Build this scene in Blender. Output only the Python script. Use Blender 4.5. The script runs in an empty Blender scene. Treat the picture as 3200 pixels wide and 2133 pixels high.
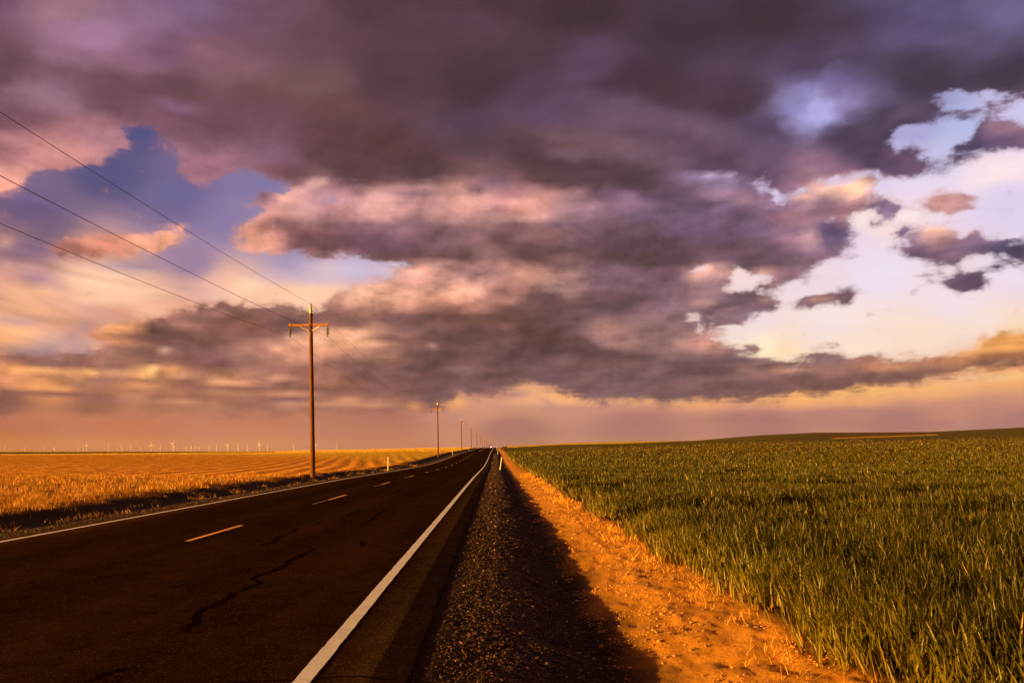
import bpy, math, random
import numpy as np
from mathutils import Vector, Matrix

# ---------------------------------------------------------------- camera
SC = bpy.context.scene
F_PX, VX, VY, EYE = 2560.0, 1549.0, 1409.0, 1.58      # focal length and vanishing point in photo pixels, eye height in metres
cam_data = bpy.data.cameras.new("camera")
cam = bpy.data.objects.new("camera", cam_data)
SC.collection.objects.link(cam)
cam.location = (0, 0, EYE)
cam.rotation_euler = (math.radians(90), 0, 0)
cam_data.sensor_width = 36
cam_data.lens = F_PX / 3200 * 36
cam_data.shift_x = (1600 - VX) / 3200
cam_data.shift_y = (VY - 1066.5) / 3200
cam_data.clip_start = 0.1
cam_data.clip_end = 60000
SC.camera = cam
SC.view_settings.view_transform = 'Standard'
SC.view_settings.look = 'None'
SC.view_settings.gamma = 1
SC.view_settings.use_curve_mapping = False
SC.view_settings.exposure = 1.35
EXPO = 2 ** 1.35

# ---------------------------------------------------------------- sun
SUN_EL, SUN_BACK = math.radians(5.5), math.radians(22)    # height, and how far behind "straight left" it stands
sun_vec = Vector((-math.cos(SUN_EL) * math.cos(SUN_BACK), -math.cos(SUN_EL) * math.sin(SUN_BACK), math.sin(SUN_EL)))
sun_data = bpy.data.lights.new("sun", 'SUN')
sun_data.energy = 5.0
sun_data.angle = math.radians(0.6)
sun_data.color = (1.0, 0.54, 0.09)
sun = bpy.data.objects.new("sun", sun_data)
SC.collection.objects.link(sun)
sun.rotation_euler = sun_vec.to_track_quat('Z', 'Y').to_euler()

# ---------------------------------------------------------------- sky
def lin(c):
    c = np.asarray(c, float) / 255.0
    return np.where(c <= 0.04045, c / 12.92, ((c + 0.055) / 1.055) ** 2.4)

# colours of the clear air and high thin cloud, (x, y) as bearing and height
BACK = """400,400,76,76,124 330,560,80,78,124 560,620,100,94,140 800,560,124,114,157 100,640,110,95,135 700,700,135,120,160
130,720,130,105,130 900,800,160,145,175 1150,830,190,178,202 600,820,150,125,155 40,740,150,110,120 60,880,215,155,130
300,870,245,195,155 450,900,235,180,150 150,960,225,165,130 150,1020,215,155,120 500,960,228,168,132 50,1060,225,160,105 200,1085,160,125,130
700,890,240,185,155 900,920,245,195,160 980,910,250,200,165 350,1000,205,150,125 100,820,170,125,125 250,800,205,155,140
2540,340,165,165,215 2900,330,150,150,195 3000,400,175,185,225 2830,400,165,165,210 3180,360,200,195,230 2900,560,230,215,230 3100,520,245,225,225
2700,570,215,205,230 3150,640,215,205,230 2750,680,242,218,215 2600,760,225,210,225 2500,860,232,215,222 2750,850,230,220,232
3000,950,234,220,224 3150,850,230,216,228 2350,1000,236,220,220 2600,1000,240,224,218 3100,1000,240,222,212 2400,1070,245,224,208
2700,1080,246,224,202 2900,1060,244,220,198 3150,1030,244,214,176 2100,860,235,210,210 2250,830,240,215,210 2130,1020,235,210,200
2410,1095,250,228,190 3000,1190,238,182,128 2700,1235,242,175,105 2500,1245,247,180,105 3150,1185,238,165,100 2200,1266,225,160,110
1800,1246,208,150,122 1640,1220,228,168,122 1500,1250,212,152,120 2950,1250,225,160,110 3180,1230,220,160,108 3100,1270,190,138,110
2600,1275,195,140,112 2300,1280,180,128,112 1400,1280,190,135,112
0,1290,168,102,85 0,1385,180,100,68 400,1350,188,112,82 800,1350,192,122,92 1200,1350,180,117,95 1600,1350,163,112,102 2000,1330,163,115,110
2400,1330,160,113,110 2800,1310,163,114,108 3200,1300,165,120,115 2000,1395,172,120,105 3200,1340,172,122,112 1310,835,205,195,210
2250,560,200,180,205 1055,612,150,140,180 2440,610,205,195,220 400,1290,180,112,88 800,1290,178,115,92 1200,1300,170,112,96"""
# colours of the low cloud decks
CLOUD = """0,0,125,85,110 200,20,152,112,125 300,100,150,110,135 0,200,113,74,88 250,180,148,107,127 130,290,150,110,130 60,350,125,85,100
50,470,172,117,120 200,470,192,132,125 20,560,228,152,125 300,440,172,122,130 500,60,140,105,130 600,20,122,94,130 800,50,122,84,104
500,150,130,90,115 430,170,142,100,122 640,180,138,95,110 700,225,136,94,104 550,250,113,74,84 800,300,113,74,83 1000,250,120,85,88 1000,150,113,78,88 1200,50,98,64,74 1200,250,98,64,76
1050,330,113,74,78 1050,430,108,68,76 1200,450,98,63,68 600,350,128,84,104 380,290,118,78,90 700,410,118,79,92 850,450,140,100,125 620,500,165,115,130 900,540,128,84,92
1100,550,108,69,76 1300,500,96,62,68 1500,400,93,66,83 1500,250,86,58,73 1500,100,98,68,83 1600,0,88,58,68 1400,0,88,56,66 1700,150,88,63,74 1860,190,105,80,105
1800,50,78,53,66 1650,300,96,69,90 1700,340,105,80,105 2000,330,115,90,110 1950,230,78,54,70 2150,100,78,56,73 2400,50,72,53,68
2250,180,86,63,86 2100,280,83,58,73 2150,400,122,92,115 2250,430,115,88,110 2000,400,112,82,100 1750,460,125,90,98 1950,480,127,94,108
1650,470,102,72,82 1900,530,98,68,83 1700,530,92,63,66 1850,560,90,63,73 2300,300,85,60,78 2400,400,93,73,103 2400,500,115,90,120
2500,200,88,68,98 2600,150,83,63,88 2900,100,84,71,109 2950,50,100,90,130 3000,140,100,85,115 3150,30,112,102,142 3150,200,72,57,82
2900,240,76,59,82 2700,300,84,64,90 2780,350,80,62,88 2500,330,140,135,185 2545,345,172,172,220 2620,290,125,112,158 2680,295,135,120,165 2650,400,84,64,90
2700,480,84,64,94 2620,520,152,112,130 2500,570,145,105,125 2850,510,118,88,118 3150,440,118,90,120 3050,470,92,72,112 2250,510,98,73,98 2400,560,108,80,108 2000,590,96,70,84
900,620,218,163,142 800,660,200,140,120 1000,600,180,132,138 1300,610,190,140,135 1200,640,208,158,145 1450,640,228,168,142 1600,620,170,120,125
1650,650,208,148,125 950,760,150,100,100 780,725,222,158,125 860,700,165,115,110 1100,730,128,88,98 1250,720,142,102,112 1400,760,123,88,98 1250,795,114,78,88 1600,740,118,83,92 1500,690,165,120,118
1800,700,132,97,112 2000,640,132,102,127 2200,650,137,107,132 1900,760,105,74,90 2100,790,100,71,86 1650,800,108,74,82 2200,720,125,95,125 2350,700,125,95,122 2450,620,150,115,140
2550,610,222,172,160 2630,590,252,202,160 2580,650,145,108,125 2670,660,172,122,127 2500,760,160,120,135 2600,735,103,83,118 2450,800,118,88,113
2500,850,152,115,135 2670,780,140,105,125 2300,840,118,88,108 2400,860,165,122,130
1300,880,228,168,142 1150,930,238,178,147 1450,880,212,157,140 1750,880,195,150,140 1650,850,200,145,125 1600,900,180,125,115 1400,935,218,152,125
1550,850,190,140,135 1900,870,140,105,120 2100,880,135,100,120 2200,870,190,145,142 1900,950,118,86,98 1700,930,125,88,95 1250,950,225,165,135
2300,930,130,100,120 2150,950,148,113,128 2200,1000,140,105,120 2350,960,132,102,122 2260,900,160,122,130
600,975,165,113,107 800,965,168,117,110 720,1000,138,93,93 500,1040,125,85,88 390,1025,238,170,112 330,1050,225,150,105 560,1062,128,84,84
900,1020,128,88,93 1050,990,160,110,105 1100,1060,237,178,132 990,1060,232,172,132 900,1085,210,150,120 1250,985,128,88,93 1400,980,123,86,90
1600,1000,118,80,86 1750,1000,123,88,96 1500,1055,118,83,90 1900,1060,172,132,130 2050,1060,162,122,125 2220,1075,205,152,135 1700,1080,108,76,86
1850,1100,113,80,93 350,1115,165,115,108 100,1125,150,105,105 250,1135,132,88,88 600,1110,145,100,100 700,1135,133,90,93 800,1100,175,125,110 480,1130,140,96,96
460,1162,248,183,112 520,1165,235,165,105 250,1165,237,167,110 80,1158,232,157,100 300,1192,160,106,92 600,1195,150,100,95 150,1210,225,150,98
400,1216,218,147,100 700,1183,205,145,110 1000,1180,175,120,105 1200,1200,140,98,100 1100,1130,150,105,105 1350,1150,113,80,90 1450,1120,130,92,95
850,1180,170,118,105 900,1215,140,96,98 1600,1130,123,88,98 1750,1150,130,97,110 2000,1130,130,98,110 2200,1130,113,83,98 2300,1130,120,88,100 2340,1105,130,95,105 2100,1200,132,100,112 1900,1180,140,106,116
2300,1200,118,86,98 2500,1180,130,92,98 2700,1180,138,97,94 2900,1165,148,104,94 3100,1140,150,100,80 3150,1060,232,162,85 3050,1080,238,168,95
2950,1125,208,142,90 2750,1135,182,127,105 2600,1150,165,118,110 3180,1100,185,122,78 3180,1140,140,92,78 0,1240,145,95,93 300,1245,155,103,92 500,1250,172,116,95 700,1262,160,110,98
550,1215,190,128,98 1000,1230,160,110,100 1000,1280,166,111,95 1400,1225,128,93,101 1500,1290,167,116,105 1200,1260,170,118,102 700,1235,198,138,105
300,780,218,142,115 500,750,228,160,125 220,790,185,120,110 830,618,140,100,120 2900,780,128,98,123 2940,720,215,165,155 3000,760,135,105,135 3020,800,140,110,130
3150,780,92,77,122 3030,885,108,85,115 2560,940,125,92,112 3050,420,100,80,115 3160,400,150,115,130 2930,620,205,155,150 2820,715,140,110,140 2370,1085,170,130,130 2580,1120,150,115,125
3110,842,110,90,125 2915,856,130,110,135 2750,655,140,115,145"""
DECKS = [
 [(-200,-200),(3500,-200),(3500,330),(3200,318),(3130,290),(3062,268),(2960,279),(2926,330),(2824,367),(2783,430),(2878,490),(2926,503),(3060,512),(2926,537),(2824,544),(2688,551),(2586,558),(2545,590),(2490,590),(2477,632),(2443,606),(2382,571),(2334,590),(2280,545),(2190,570),(2042,598),(1804,590),(1600,560),(1020,578),(952,571),(816,524),(748,490),(694,544),(578,571),(585,490),(496,462),(503,422),(401,385),(408,442),(300,432),(320,490),(258,503),(204,532),(102,503),(68,550),(0,600),(-200,640)],
 [(710,745),(740,700),(775,685),(884,626),(940,580),(1020,572),(1100,600),(1200,590),(1600,540),(2100,590),(2260,560),(2440,630),(2491,625),(2518,600),(2579,590),(2715,575),(2720,632),(2661,685),(2580,702),(2684,722),(2630,755),(2690,797),(2606,800),(2532,816),(2545,843),(2440,890),(2330,885),(2310,845),(2245,835),(2290,812),(2144,838),(2076,832),(1600,832),(1156,826),(1122,805),(986,798),(748,775)],
 [(1027,910),(1115,895),(1224,863),(1326,836),(1600,822),(2076,824),(2144,850),(2212,825),(2300,846),(2295,880),(2246,905),(2395,905),(2440,945),(2385,995),(2307,1006),(2232,1030),(2205,1002),(2158,1002),(2124,1035),(2178,1022),(2240,1043),(2270,1088),(2340,1090),(2355,1122),(2430,1122),(2443,1142),(2620,1135),(2668,1118),(2892,1116),(3028,1098),(3042,1062),(3096,1045),(3200,1038),(3500,1030),(3500,1130),(3200,1149),(3028,1165),(3014,1178),(2790,1205),(2715,1217),(2552,1226),(2470,1238),(2212,1253),(2049,1264),(1940,1244),(1858,1260),(1763,1244),(1824,1227),(1688,1217),(1675,1196),(1600,1207),(1564,1226),(1414,1240),(1360,1290),(-200,1300),(-200,1105),(0,1111),(272,1108),(354,1091),(381,1081),(275,1066),(299,1028),(360,1005),(435,1013),(530,988),(612,958),(850,940),(986,965),(1027,955)],
 [(130,778),(238,748),(442,728),(510,731),(620,732),(578,758),(442,790),(374,804),(272,820),(204,805)],
 [(785,632),(820,606),(890,604),(880,630)],
 [(2768,784),(2858,758),(2878,705),(2933,692),(2994,725),(3100,748),(3050,792),(3021,828),(2919,820),(2858,792)],
 [(3055,784),(3116,748),(3500,740),(3500,835),(3200,822),(3130,806)],
 [(2952,900),(2994,860),(3062,866),(3104,890),(3001,912)],
 [(2445,964),(2552,926),(2660,908),(2665,932),(2484,970)],
 [(2945,480),(2994,445),(3123,375),(3157,368),(3200,402),(3500,420),(3500,450),(3130,475),(2994,510)],
 [(2882,640),(2933,588),(2967,594),(3040,612),(2953,660)],
 [(2785,740),(2810,690),(2855,690),(2840,740)],
 [(2345,1090),(2370,1068),(2400,1072),(2390,1090)],
 [(2505,1128),(2560,1100),(2645,1125),(2620,1140)],
 [(3075,834),(3110,832),(3165,848),(3100,850)],
 [(2885,866),(2915,846),(2950,852),(2930,868)],
 [(2722,672),(2750,635),(2800,630),(2790,676),(2750,690)],
]

def samples(txt):
    a = np.array([[float(v) for v in s.split(",")] for s in txt.split()])
    return a[:, :2], lin(a[:, 2:])

def shepard(txt, X, Y, ysc, p=4.2):
    pts, col = samples(txt)
    num = np.zeros(X.shape + (3,)); den = np.zeros(X.shape)
    for (x, y), c in zip(pts, col):
        d2 = (X - x) ** 2 + ((Y - y) * ysc) ** 2 + 30.0 ** 2
        w = d2 ** (-p / 2)
        num += w[..., None] * c; den += w
    return num / den[..., None]

def inside(poly, X, Y):
    r = np.zeros(X.shape, bool)
    for (x0, y0), (x1, y1) in zip(poly, poly[1:] + poly[:1]):
        if y0 == y1: continue
        r ^= ((Y < y0) != (Y < y1)) & (X < (x1 - x0) * (Y - y0) / (y1 - y0) + x0)
    return r

# brush marks over the two sheets, written as tile:x,y,half-width,half-height,tilt,r,g,b,strength
TILES = {'a': (0, 860, 2.941), 'b': (700, 560, 2.941), 'c': (700, 900, 2.941), 'd': (1400, 780, 2.941), 'e': (1500, 480, 2.941),
         'f': (2100, 480, 2.139), 'g': (2100, 950, 2.139), 'h': (0, 560, 2.941), 'p': (0, 0, 1.4706), 'q': (1600, 0, 1.4706)}
CLOUD_MARKS = """
p:900,60,150,60,0,128,98,122,.6 p:420,150,130,70,0,162,122,148,.7 p:300,60,140,18,-12,165,125,125,.5 p:600,290,260,45,12,140,98,112,.5 p:960,245,90,14,-4,152,106,118,.7 p:1050,315,170,32,6,140,97,106,.7 p:400,330,380,34,5,112,76,88,.55
p:900,440,420,70,8,120,80,88,.7 p:1300,370,260,50,0,128,92,90,.5 p:780,490,110,14,4,138,104,130,.8 p:200,430,140,50,10,158,118,132,.6 p:180,560,230,50,2,138,88,98,.5 p:330,690,130,35,-3,200,142,132,.7 p:60,780,100,50,-10,226,165,150,.7
p:1250,600,300,60,6,118,76,84,.5 p:1600,680,260,90,10,104,66,72,.6 p:1900,780,420,55,3,100,68,78,.6 p:1850,200,260,150,0,94,62,72,.55 p:2100,100,160,80,0,102,74,92,.5 p:2150,560,260,70,4,104,76,100,.5 p:1000,640,260,26,8,132,92,106,.6
q:360,280,150,70,0,104,80,106,.7 q:340,430,120,26,0,110,86,112,.6 q:560,500,140,40,-8,116,90,108,.6 q:700,600,130,40,-20,118,92,116,.6 q:1000,600,90,22,6,110,86,110,.6 q:150,500,80,26,0,108,82,108,.5 q:620,330,180,130,0,82,56,72,.5
q:250,690,230,30,16,112,80,86,.6 q:250,780,330,60,18,90,62,68,.6 q:800,650,260,34,8,96,68,84,.6 q:1000,450,240,80,0,86,60,78,.5 q:960,290,120,50,0,96,74,94,.5 q:1180,300,90,26,-12,98,76,96,.5 q:1520,230,110,40,-10,106,88,120,.6 q:1100,150,500,70,0,78,55,68,.5
q:1400,500,75,50,-25,160,160,205,.75 q:1570,450,90,28,-14,150,140,185,.8 q:1560,350,110,36,-10,118,110,160,.7 q:1300,590,60,14,6,140,130,175,.6 q:1450,560,90,18,8,92,78,115,.5 q:1750,620,140,60,0,92,72,100,.6 q:1700,740,140,34,4,84,66,94,.7 q:1450,740,130,24,-6,142,106,130,.7
q:1900,180,200,60,0,110,98,140,.6 q:2150,200,160,40,5,104,92,130,.5 q:2250,60,130,60,0,112,104,150,.5 q:1800,300,300,60,-6,80,62,84,.6 q:2250,330,180,70,10,78,60,80,.6 q:1800,500,70,30,-20,120,98,122,.5 q:2100,690,140,26,-10,88,72,104,.7 q:2290,580,50,30,0,140,108,130,.7
b:850,60,70,36,-5,240,190,160,.9 b:690,110,60,30,-40,225,172,155,.8 b:760,240,120,80,0,200,150,145,.7 b:400,320,160,60,-28,205,148,135,.8 b:350,550,130,42,3,235,165,135,.95 b:300,410,120,22,-18,222,155,135,.8 b:300,470,80,20,0,178,120,115,.7 b:150,600,140,26,4,165,115,115,.7
b:700,460,300,70,8,138,90,92,.9 b:1000,560,420,70,4,124,82,92,.9 b:1450,650,350,60,3,120,82,100,.8 b:1900,730,520,42,0,118,78,84,.9 b:1500,340,220,60,-3,208,152,140,.9 b:1520,210,130,50,0,210,160,145,.8 b:1150,190,110,36,0,196,148,150,.6 b:1050,280,120,60,10,172,120,120,.6
b:1900,250,300,90,0,192,140,135,.7 b:2150,150,170,50,0,200,148,138,.7 b:1950,470,260,36,4,142,98,106,.7 b:1850,560,150,30,5,148,110,122,.6 b:2200,560,200,60,0,160,114,118,.5 b:1700,150,220,30,3,150,108,122,.6 b:2300,100,90,50,0,104,78,100,.8 b:1350,480,180,36,0,148,104,120,.6
b:600,680,160,16,4,205,148,140,.7 b:1100,690,90,14,0,185,140,150,.6 b:1150,990,130,16,-3,205,155,145,.7 b:1500,930,200,36,-16,205,152,140,.7 b:1700,860,110,40,-20,228,168,148,.7 b:1900,960,240,36,0,196,146,140,.6 b:1500,1080,300,34,-3,238,182,152,.9 b:1100,1060,200,30,0,244,195,160,.8 b:2000,1060,160,40,0,236,178,150,.8 b:2230,1030,90,30,10,230,175,150,.7 b:2200,860,120,50,20,172,124,130,.7
b:1400,1190,500,18,0,205,145,122,.6 b:2000,1270,420,60,0,132,88,90,.8 b:1300,1290,220,40,-6,150,100,95,.6
a:1080,520,95,50,-20,246,172,110,.95 a:940,570,90,40,-15,228,155,110,.8 a:1150,450,130,24,-5,222,158,125,.6 a:1380,590,330,32,5,134,92,92,.9 a:1800,600,300,40,0,140,92,88,.8 a:1700,400,180,50,-20,182,128,118,.7 a:1650,480,140,18,0,205,145,125,.7 a:1950,360,200,30,-8,195,138,122,.6 a:2250,440,180,70,0,150,96,84,.8 a:2200,530,200,50,0,142,92,84,.7
a:1500,690,60,12,-8,245,205,165,.45 a:1200,690,180,24,5,150,105,102,.7 a:1700,740,300,18,3,165,118,115,.5 a:1850,680,300,32,6,142,98,98,.7 a:1850,800,330,40,3,140,92,92,.8 a:2200,740,200,40,20,176,125,112,.6 a:1000,760,130,50,-10,190,135,115,.8 a:1100,830,280,40,3,162,112,102,.6 a:300,770,330,26,3,145,102,102,.8 a:600,840,330,24,5,138,95,95,.8 a:1050,870,240,16,2,135,92,92,.7
a:200,880,100,24,-8,248,178,105,.95 a:370,862,36,12,0,250,190,120,.9 a:520,880,70,18,-5,246,180,115,.9 a:760,905,80,34,-20,252,188,110,1 a:1000,915,150,26,0,226,162,120,.8 a:1400,880,50,40,10,255,205,125,1 a:1430,905,110,18,0,250,190,120,.9 a:1400,855,60,10,12,255,205,130,.9 a:1490,900,90,10,10,165,110,95,.8 a:1700,910,110,24,6,236,172,130,.8
a:150,940,170,30,0,216,145,108,.8 a:800,970,430,13,2,158,108,102,.9 a:1500,990,400,22,3,155,104,95,.9 a:2100,1015,300,30,2,150,100,92,.8 a:2100,965,250,16,3,226,160,118,.9 a:550,1030,70,30,0,244,170,98,.95 a:280,1042,130,13,0,232,158,100,.8 a:1350,1040,220,18,3,238,168,112,.9 a:850,1020,180,22,0,206,145,112,.7 a:100,1000,130,34,0,226,152,105,.7
a:500,1085,560,20,1,150,100,92,.9 a:1400,1085,400,22,3,158,106,94,.8 a:150,1155,260,16,0,148,98,92,.7 a:1250,1130,110,12,-3,212,152,115,.8 a:1450,1168,120,9,3,206,148,118,.8 a:1700,1172,120,14,3,208,150,118,.8 a:2020,1195,110,14,5,210,148,112,.85 a:1660,1120,24,6,0,220,160,120,.7 a:1900,1110,420,24,3,160,110,96,.6 a:2200,1190,200,30,0,158,108,98,.6 a:700,1210,500,18,0,172,112,90,.6 a:1000,1150,300,14,0,168,116,104,.6
c:300,440,300,40,-3,138,92,90,.7 c:200,350,220,50,0,150,98,86,.7 c:500,480,120,26,0,166,116,112,.7 c:640,462,46,14,0,235,180,145,.9 c:450,540,90,24,8,228,165,130,.9 c:870,485,40,30,20,250,200,160,1 c:1200,440,55,44,-10,235,178,145,.95 c:1000,560,170,44,5,222,158,125,.8 c:960,620,140,22,-6,210,148,118,.6 c:300,590,180,30,10,186,130,112,.7
c:1000,340,200,40,2,146,98,94,.7 c:1250,360,120,24,0,130,90,92,.7 c:1500,460,220,40,4,126,84,90,.8 c:1900,300,420,80,0,132,88,90,.8 c:2100,430,260,50,0,122,82,90,.8 c:1700,260,200,14,0,150,104,102,.5 c:1720,345,110,10,0,150,106,108,.5 c:1500,570,180,30,10,185,130,115,.6 c:1800,530,160,14,0,168,122,118,.5 c:1920,528,26,8,0,205,155,140,.8
c:1800,620,380,30,3,134,92,92,.7 c:2200,560,160,26,-6,138,98,108,.6 c:1500,700,320,14,3,146,100,92,.6 c:1400,640,260,16,5,190,134,112,.6 c:1300,780,180,12,-3,128,84,84,.8 c:1150,760,80,8,5,136,92,90,.7 c:1350,850,220,18,4,138,92,88,.7 c:1000,800,150,12,0,176,120,104,.6 c:900,870,330,16,3,190,130,106,.7 c:1700,800,250,14,3,142,98,98,.6 c:2200,770,150,10,2,165,128,135,.8 c:2150,850,220,30,0,128,90,98,.7
c:1800,920,420,40,-4,130,88,92,.8 c:1500,960,260,22,2,142,98,98,.6 c:500,820,130,22,0,216,156,122,.85 c:200,760,150,34,0,200,142,118,.7 c:600,740,200,26,5,176,122,108,.6 c:120,855,200,14,0,236,170,125,.9 c:600,960,260,14,2,222,158,120,.9 c:450,920,500,18,2,152,102,94,.8 c:1150,1022,110,9,-3,222,162,120,.85 c:1000,1060,200,14,2,214,155,118,.8 c:1350,1080,260,9,2,210,152,118,.7 c:650,1080,110,10,-3,212,155,122,.8 c:520,1075,70,7,0,205,150,122,.7
c:1760,1095,80,22,0,236,165,100,.9 c:1700,1150,60,12,0,225,158,108,.6 c:950,1140,80,7,0,200,145,118,.6 c:1240,1208,46,7,0,210,150,118,.6 c:1010,1250,46,8,0,205,145,112,.6 c:1300,1110,340,16,2,158,112,104,.6 c:700,1170,600,10,0,172,120,104,.5
d:420,120,500,26,3,122,80,84,.7 d:1100,140,240,20,0,118,84,100,.6 d:1800,110,420,30,3,106,72,84,.8 d:800,230,160,70,0,206,150,130,.8 d:1100,230,130,60,0,180,130,128,.7 d:1080,350,120,36,0,182,138,138,.8 d:1250,180,120,24,0,190,142,140,.6 d:540,170,24,14,0,232,170,148,.9 d:250,220,150,36,12,168,122,126,.7 d:80,380,150,50,10,236,176,145,.9 d:300,510,240,24,-4,212,150,125,.7 d:500,470,150,20,-8,184,128,112,.6
d:350,640,420,60,0,128,84,78,.8 d:950,540,340,34,-4,118,80,84,.8 d:1500,560,260,44,-4,110,80,94,.85 d:1350,420,220,26,14,130,92,98,.7 d:1850,460,220,40,4,116,84,98,.8 d:1200,600,160,18,-4,142,104,110,.6 d:1650,200,260,50,0,140,104,122,.7 d:2000,320,230,50,0,138,104,124,.6 d:2180,440,50,30,0,118,86,104,.6 d:1900,260,200,30,-10,152,112,126,.5
d:560,740,44,12,0,172,118,102,.7 d:700,810,400,26,4,114,76,76,.8 d:1000,800,260,34,10,112,76,80,.8 d:600,860,180,22,0,146,106,110,.7 d:150,880,200,34,0,140,98,98,.6 d:1300,940,520,20,3,108,74,80,.9 d:1650,970,180,18,-3,102,72,80,.8 d:1600,800,200,80,20,178,130,122,.85 d:1480,720,90,44,-10,185,132,118,.8 d:1750,860,130,50,15,172,130,128,.7 d:1980,690,90,60,20,150,110,114,.6 d:2000,740,70,26,0,132,98,108,.6
d:2250,860,110,50,0,218,162,140,.85 d:2050,900,160,24,6,150,112,116,.6 d:2200,990,200,40,0,162,124,126,.6 d:2100,1120,240,14,0,116,84,92,.8 d:2280,1060,120,16,0,116,84,92,.7 d:1600,1170,330,14,1,114,82,90,.8 d:1100,1100,260,13,3,122,82,86,.7 d:850,1020,330,14,2,118,82,88,.7 d:1300,1050,400,22,3,142,100,100,.6 d:500,1120,460,14,2,140,104,108,.6 d:450,1165,420,13,2,112,80,88,.8 d:1750,1040,200,16,5,156,112,108,.5
d:300,1260,320,34,-4,128,96,106,.8 d:1000,1270,260,30,3,140,106,112,.6 d:1200,1210,110,26,10,158,114,112,.6 d:1700,1290,430,60,0,132,98,108,.7 d:2150,1250,260,40,0,128,92,98,.6 d:1400,1370,260,16,2,138,104,112,.7
e:1000,20,300,30,3,130,98,118,.6 e:1650,60,300,40,8,134,102,122,.7 e:220,210,110,24,0,124,104,138,.7 e:90,250,90,40,0,116,90,124,.5 e:1000,240,420,60,14,104,72,82,.8 e:1700,430,420,30,5,100,74,94,.7 e:400,480,140,34,-3,218,158,140,.9 e:150,440,200,40,0,212,152,140,.8 e:850,400,170,26,4,172,128,130,.7 e:900,530,300,50,4,172,132,138,.8 e:1300,420,200,24,14,148,112,130,.7 e:1250,520,200,40,4,150,112,128,.7
e:400,600,400,40,0,196,146,136,.7 e:500,740,330,40,4,160,112,108,.7 e:150,860,140,26,3,168,122,124,.7 e:500,870,420,44,8,114,76,76,.85 e:1300,940,600,44,4,104,70,76,.85 e:1700,1010,240,26,0,98,68,80,.8 e:1100,690,360,30,2,134,98,112,.6 e:1500,760,400,36,3,116,80,92,.7 e:1500,650,240,26,3,124,90,106,.6 e:2150,270,280,50,0,154,134,164,.8 e:2100,262,70,10,-4,205,190,215,.55 e:2290,215,50,30,-20,200,185,210,.5
e:1900,560,240,40,5,128,102,130,.7 e:2200,800,240,60,0,106,76,92,.7 e:2100,480,200,20,3,98,74,100,.6
f:300,60,400,60,6,100,74,90,.5 f:300,290,140,18,-6,180,140,155,.6 f:490,305,90,18,-6,205,160,160,.7 f:200,330,300,20,8,108,82,104,.7 f:790,270,40,70,0,140,108,132,.8 f:1230,240,70,36,-14,252,202,158,1 f:880,290,60,24,-10,232,180,150,.8 f:1050,300,110,50,-10,140,108,126,.8 f:1150,370,140,40,-14,150,106,114,.8 f:820,430,120,30,10,172,116,118,.7 f:350,440,300,40,4,122,94,118,.6 f:1100,555,130,32,-16,94,80,114,.95 f:950,560,60,50,-40,208,160,155,.7
f:1200,650,60,40,0,150,116,132,.7 f:300,620,420,50,3,112,78,92,.7 f:650,720,200,34,3,94,70,88,.8 f:230,780,60,30,-20,236,180,150,.85 f:370,800,70,40,10,214,164,150,.8 f:590,810,60,34,-10,224,170,150,.8 f:760,790,110,50,-14,146,110,122,.8 f:250,920,80,50,0,160,120,130,.6 f:80,960,110,60,0,150,112,122,.7 f:220,1000,70,24,-10,216,164,148,.7 f:450,1010,170,34,-6,158,122,132,.6 f:450,1080,140,30,0,148,118,132,.7 f:650,995,60,16,0,226,176,158,.8
f:1760,490,70,34,0,242,190,150,.95 f:1600,630,130,34,4,122,94,120,.8 f:1850,560,110,50,0,158,116,122,.7 f:1900,680,110,40,0,132,102,122,.7 f:2080,580,120,24,6,140,110,132,.7 f:2250,640,180,50,0,88,76,112,.9 f:1800,280,80,40,0,222,160,150,.9 f:1960,870,120,30,0,112,88,112,.8 f:980,975,150,12,-12,232,176,150,.6 f:1000,995,190,16,-12,132,96,110,.8 f:1150,940,80,16,-4,120,92,110,.8
g:280,60,260,50,0,152,122,132,.7 g:180,230,110,50,10,206,150,136,.8 g:60,200,100,80,0,170,130,132,.6 g:300,400,300,34,2,122,92,104,.9 g:480,330,60,36,0,150,116,122,.7 g:600,380,60,24,0,160,122,126,.7 g:300,470,260,18,2,118,88,98,.7 g:550,440,110,30,6,190,140,130,.6 g:450,500,330,22,-3,168,124,120,.6 g:600,575,560,40,-3,132,94,98,.8 g:150,560,260,44,0,142,108,114,.6 g:1000,520,420,34,-2,136,96,98,.8 g:1500,470,420,34,-2,134,96,96,.8
g:1350,400,200,30,2,176,122,108,.7 g:1650,375,260,22,2,186,132,112,.7 g:1550,425,260,10,-2,230,165,115,.7 g:1800,420,260,16,2,160,110,98,.7 g:2150,240,170,34,4,228,160,92,.9 g:2300,215,90,20,0,244,182,100,.9 g:2000,310,220,24,-4,232,168,112,.7 g:2250,310,160,16,-2,240,172,95,.9 g:2200,345,190,20,-2,170,110,80,.8 g:2200,400,180,18,0,150,104,92,.8 g:1000,450,200,18,4,182,132,122,.6 g:750,440,80,24,0,216,160,130,.7 g:930,345,50,18,0,130,98,112,.8 g:1050,370,110,16,4,140,104,114,.8
"""
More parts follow.
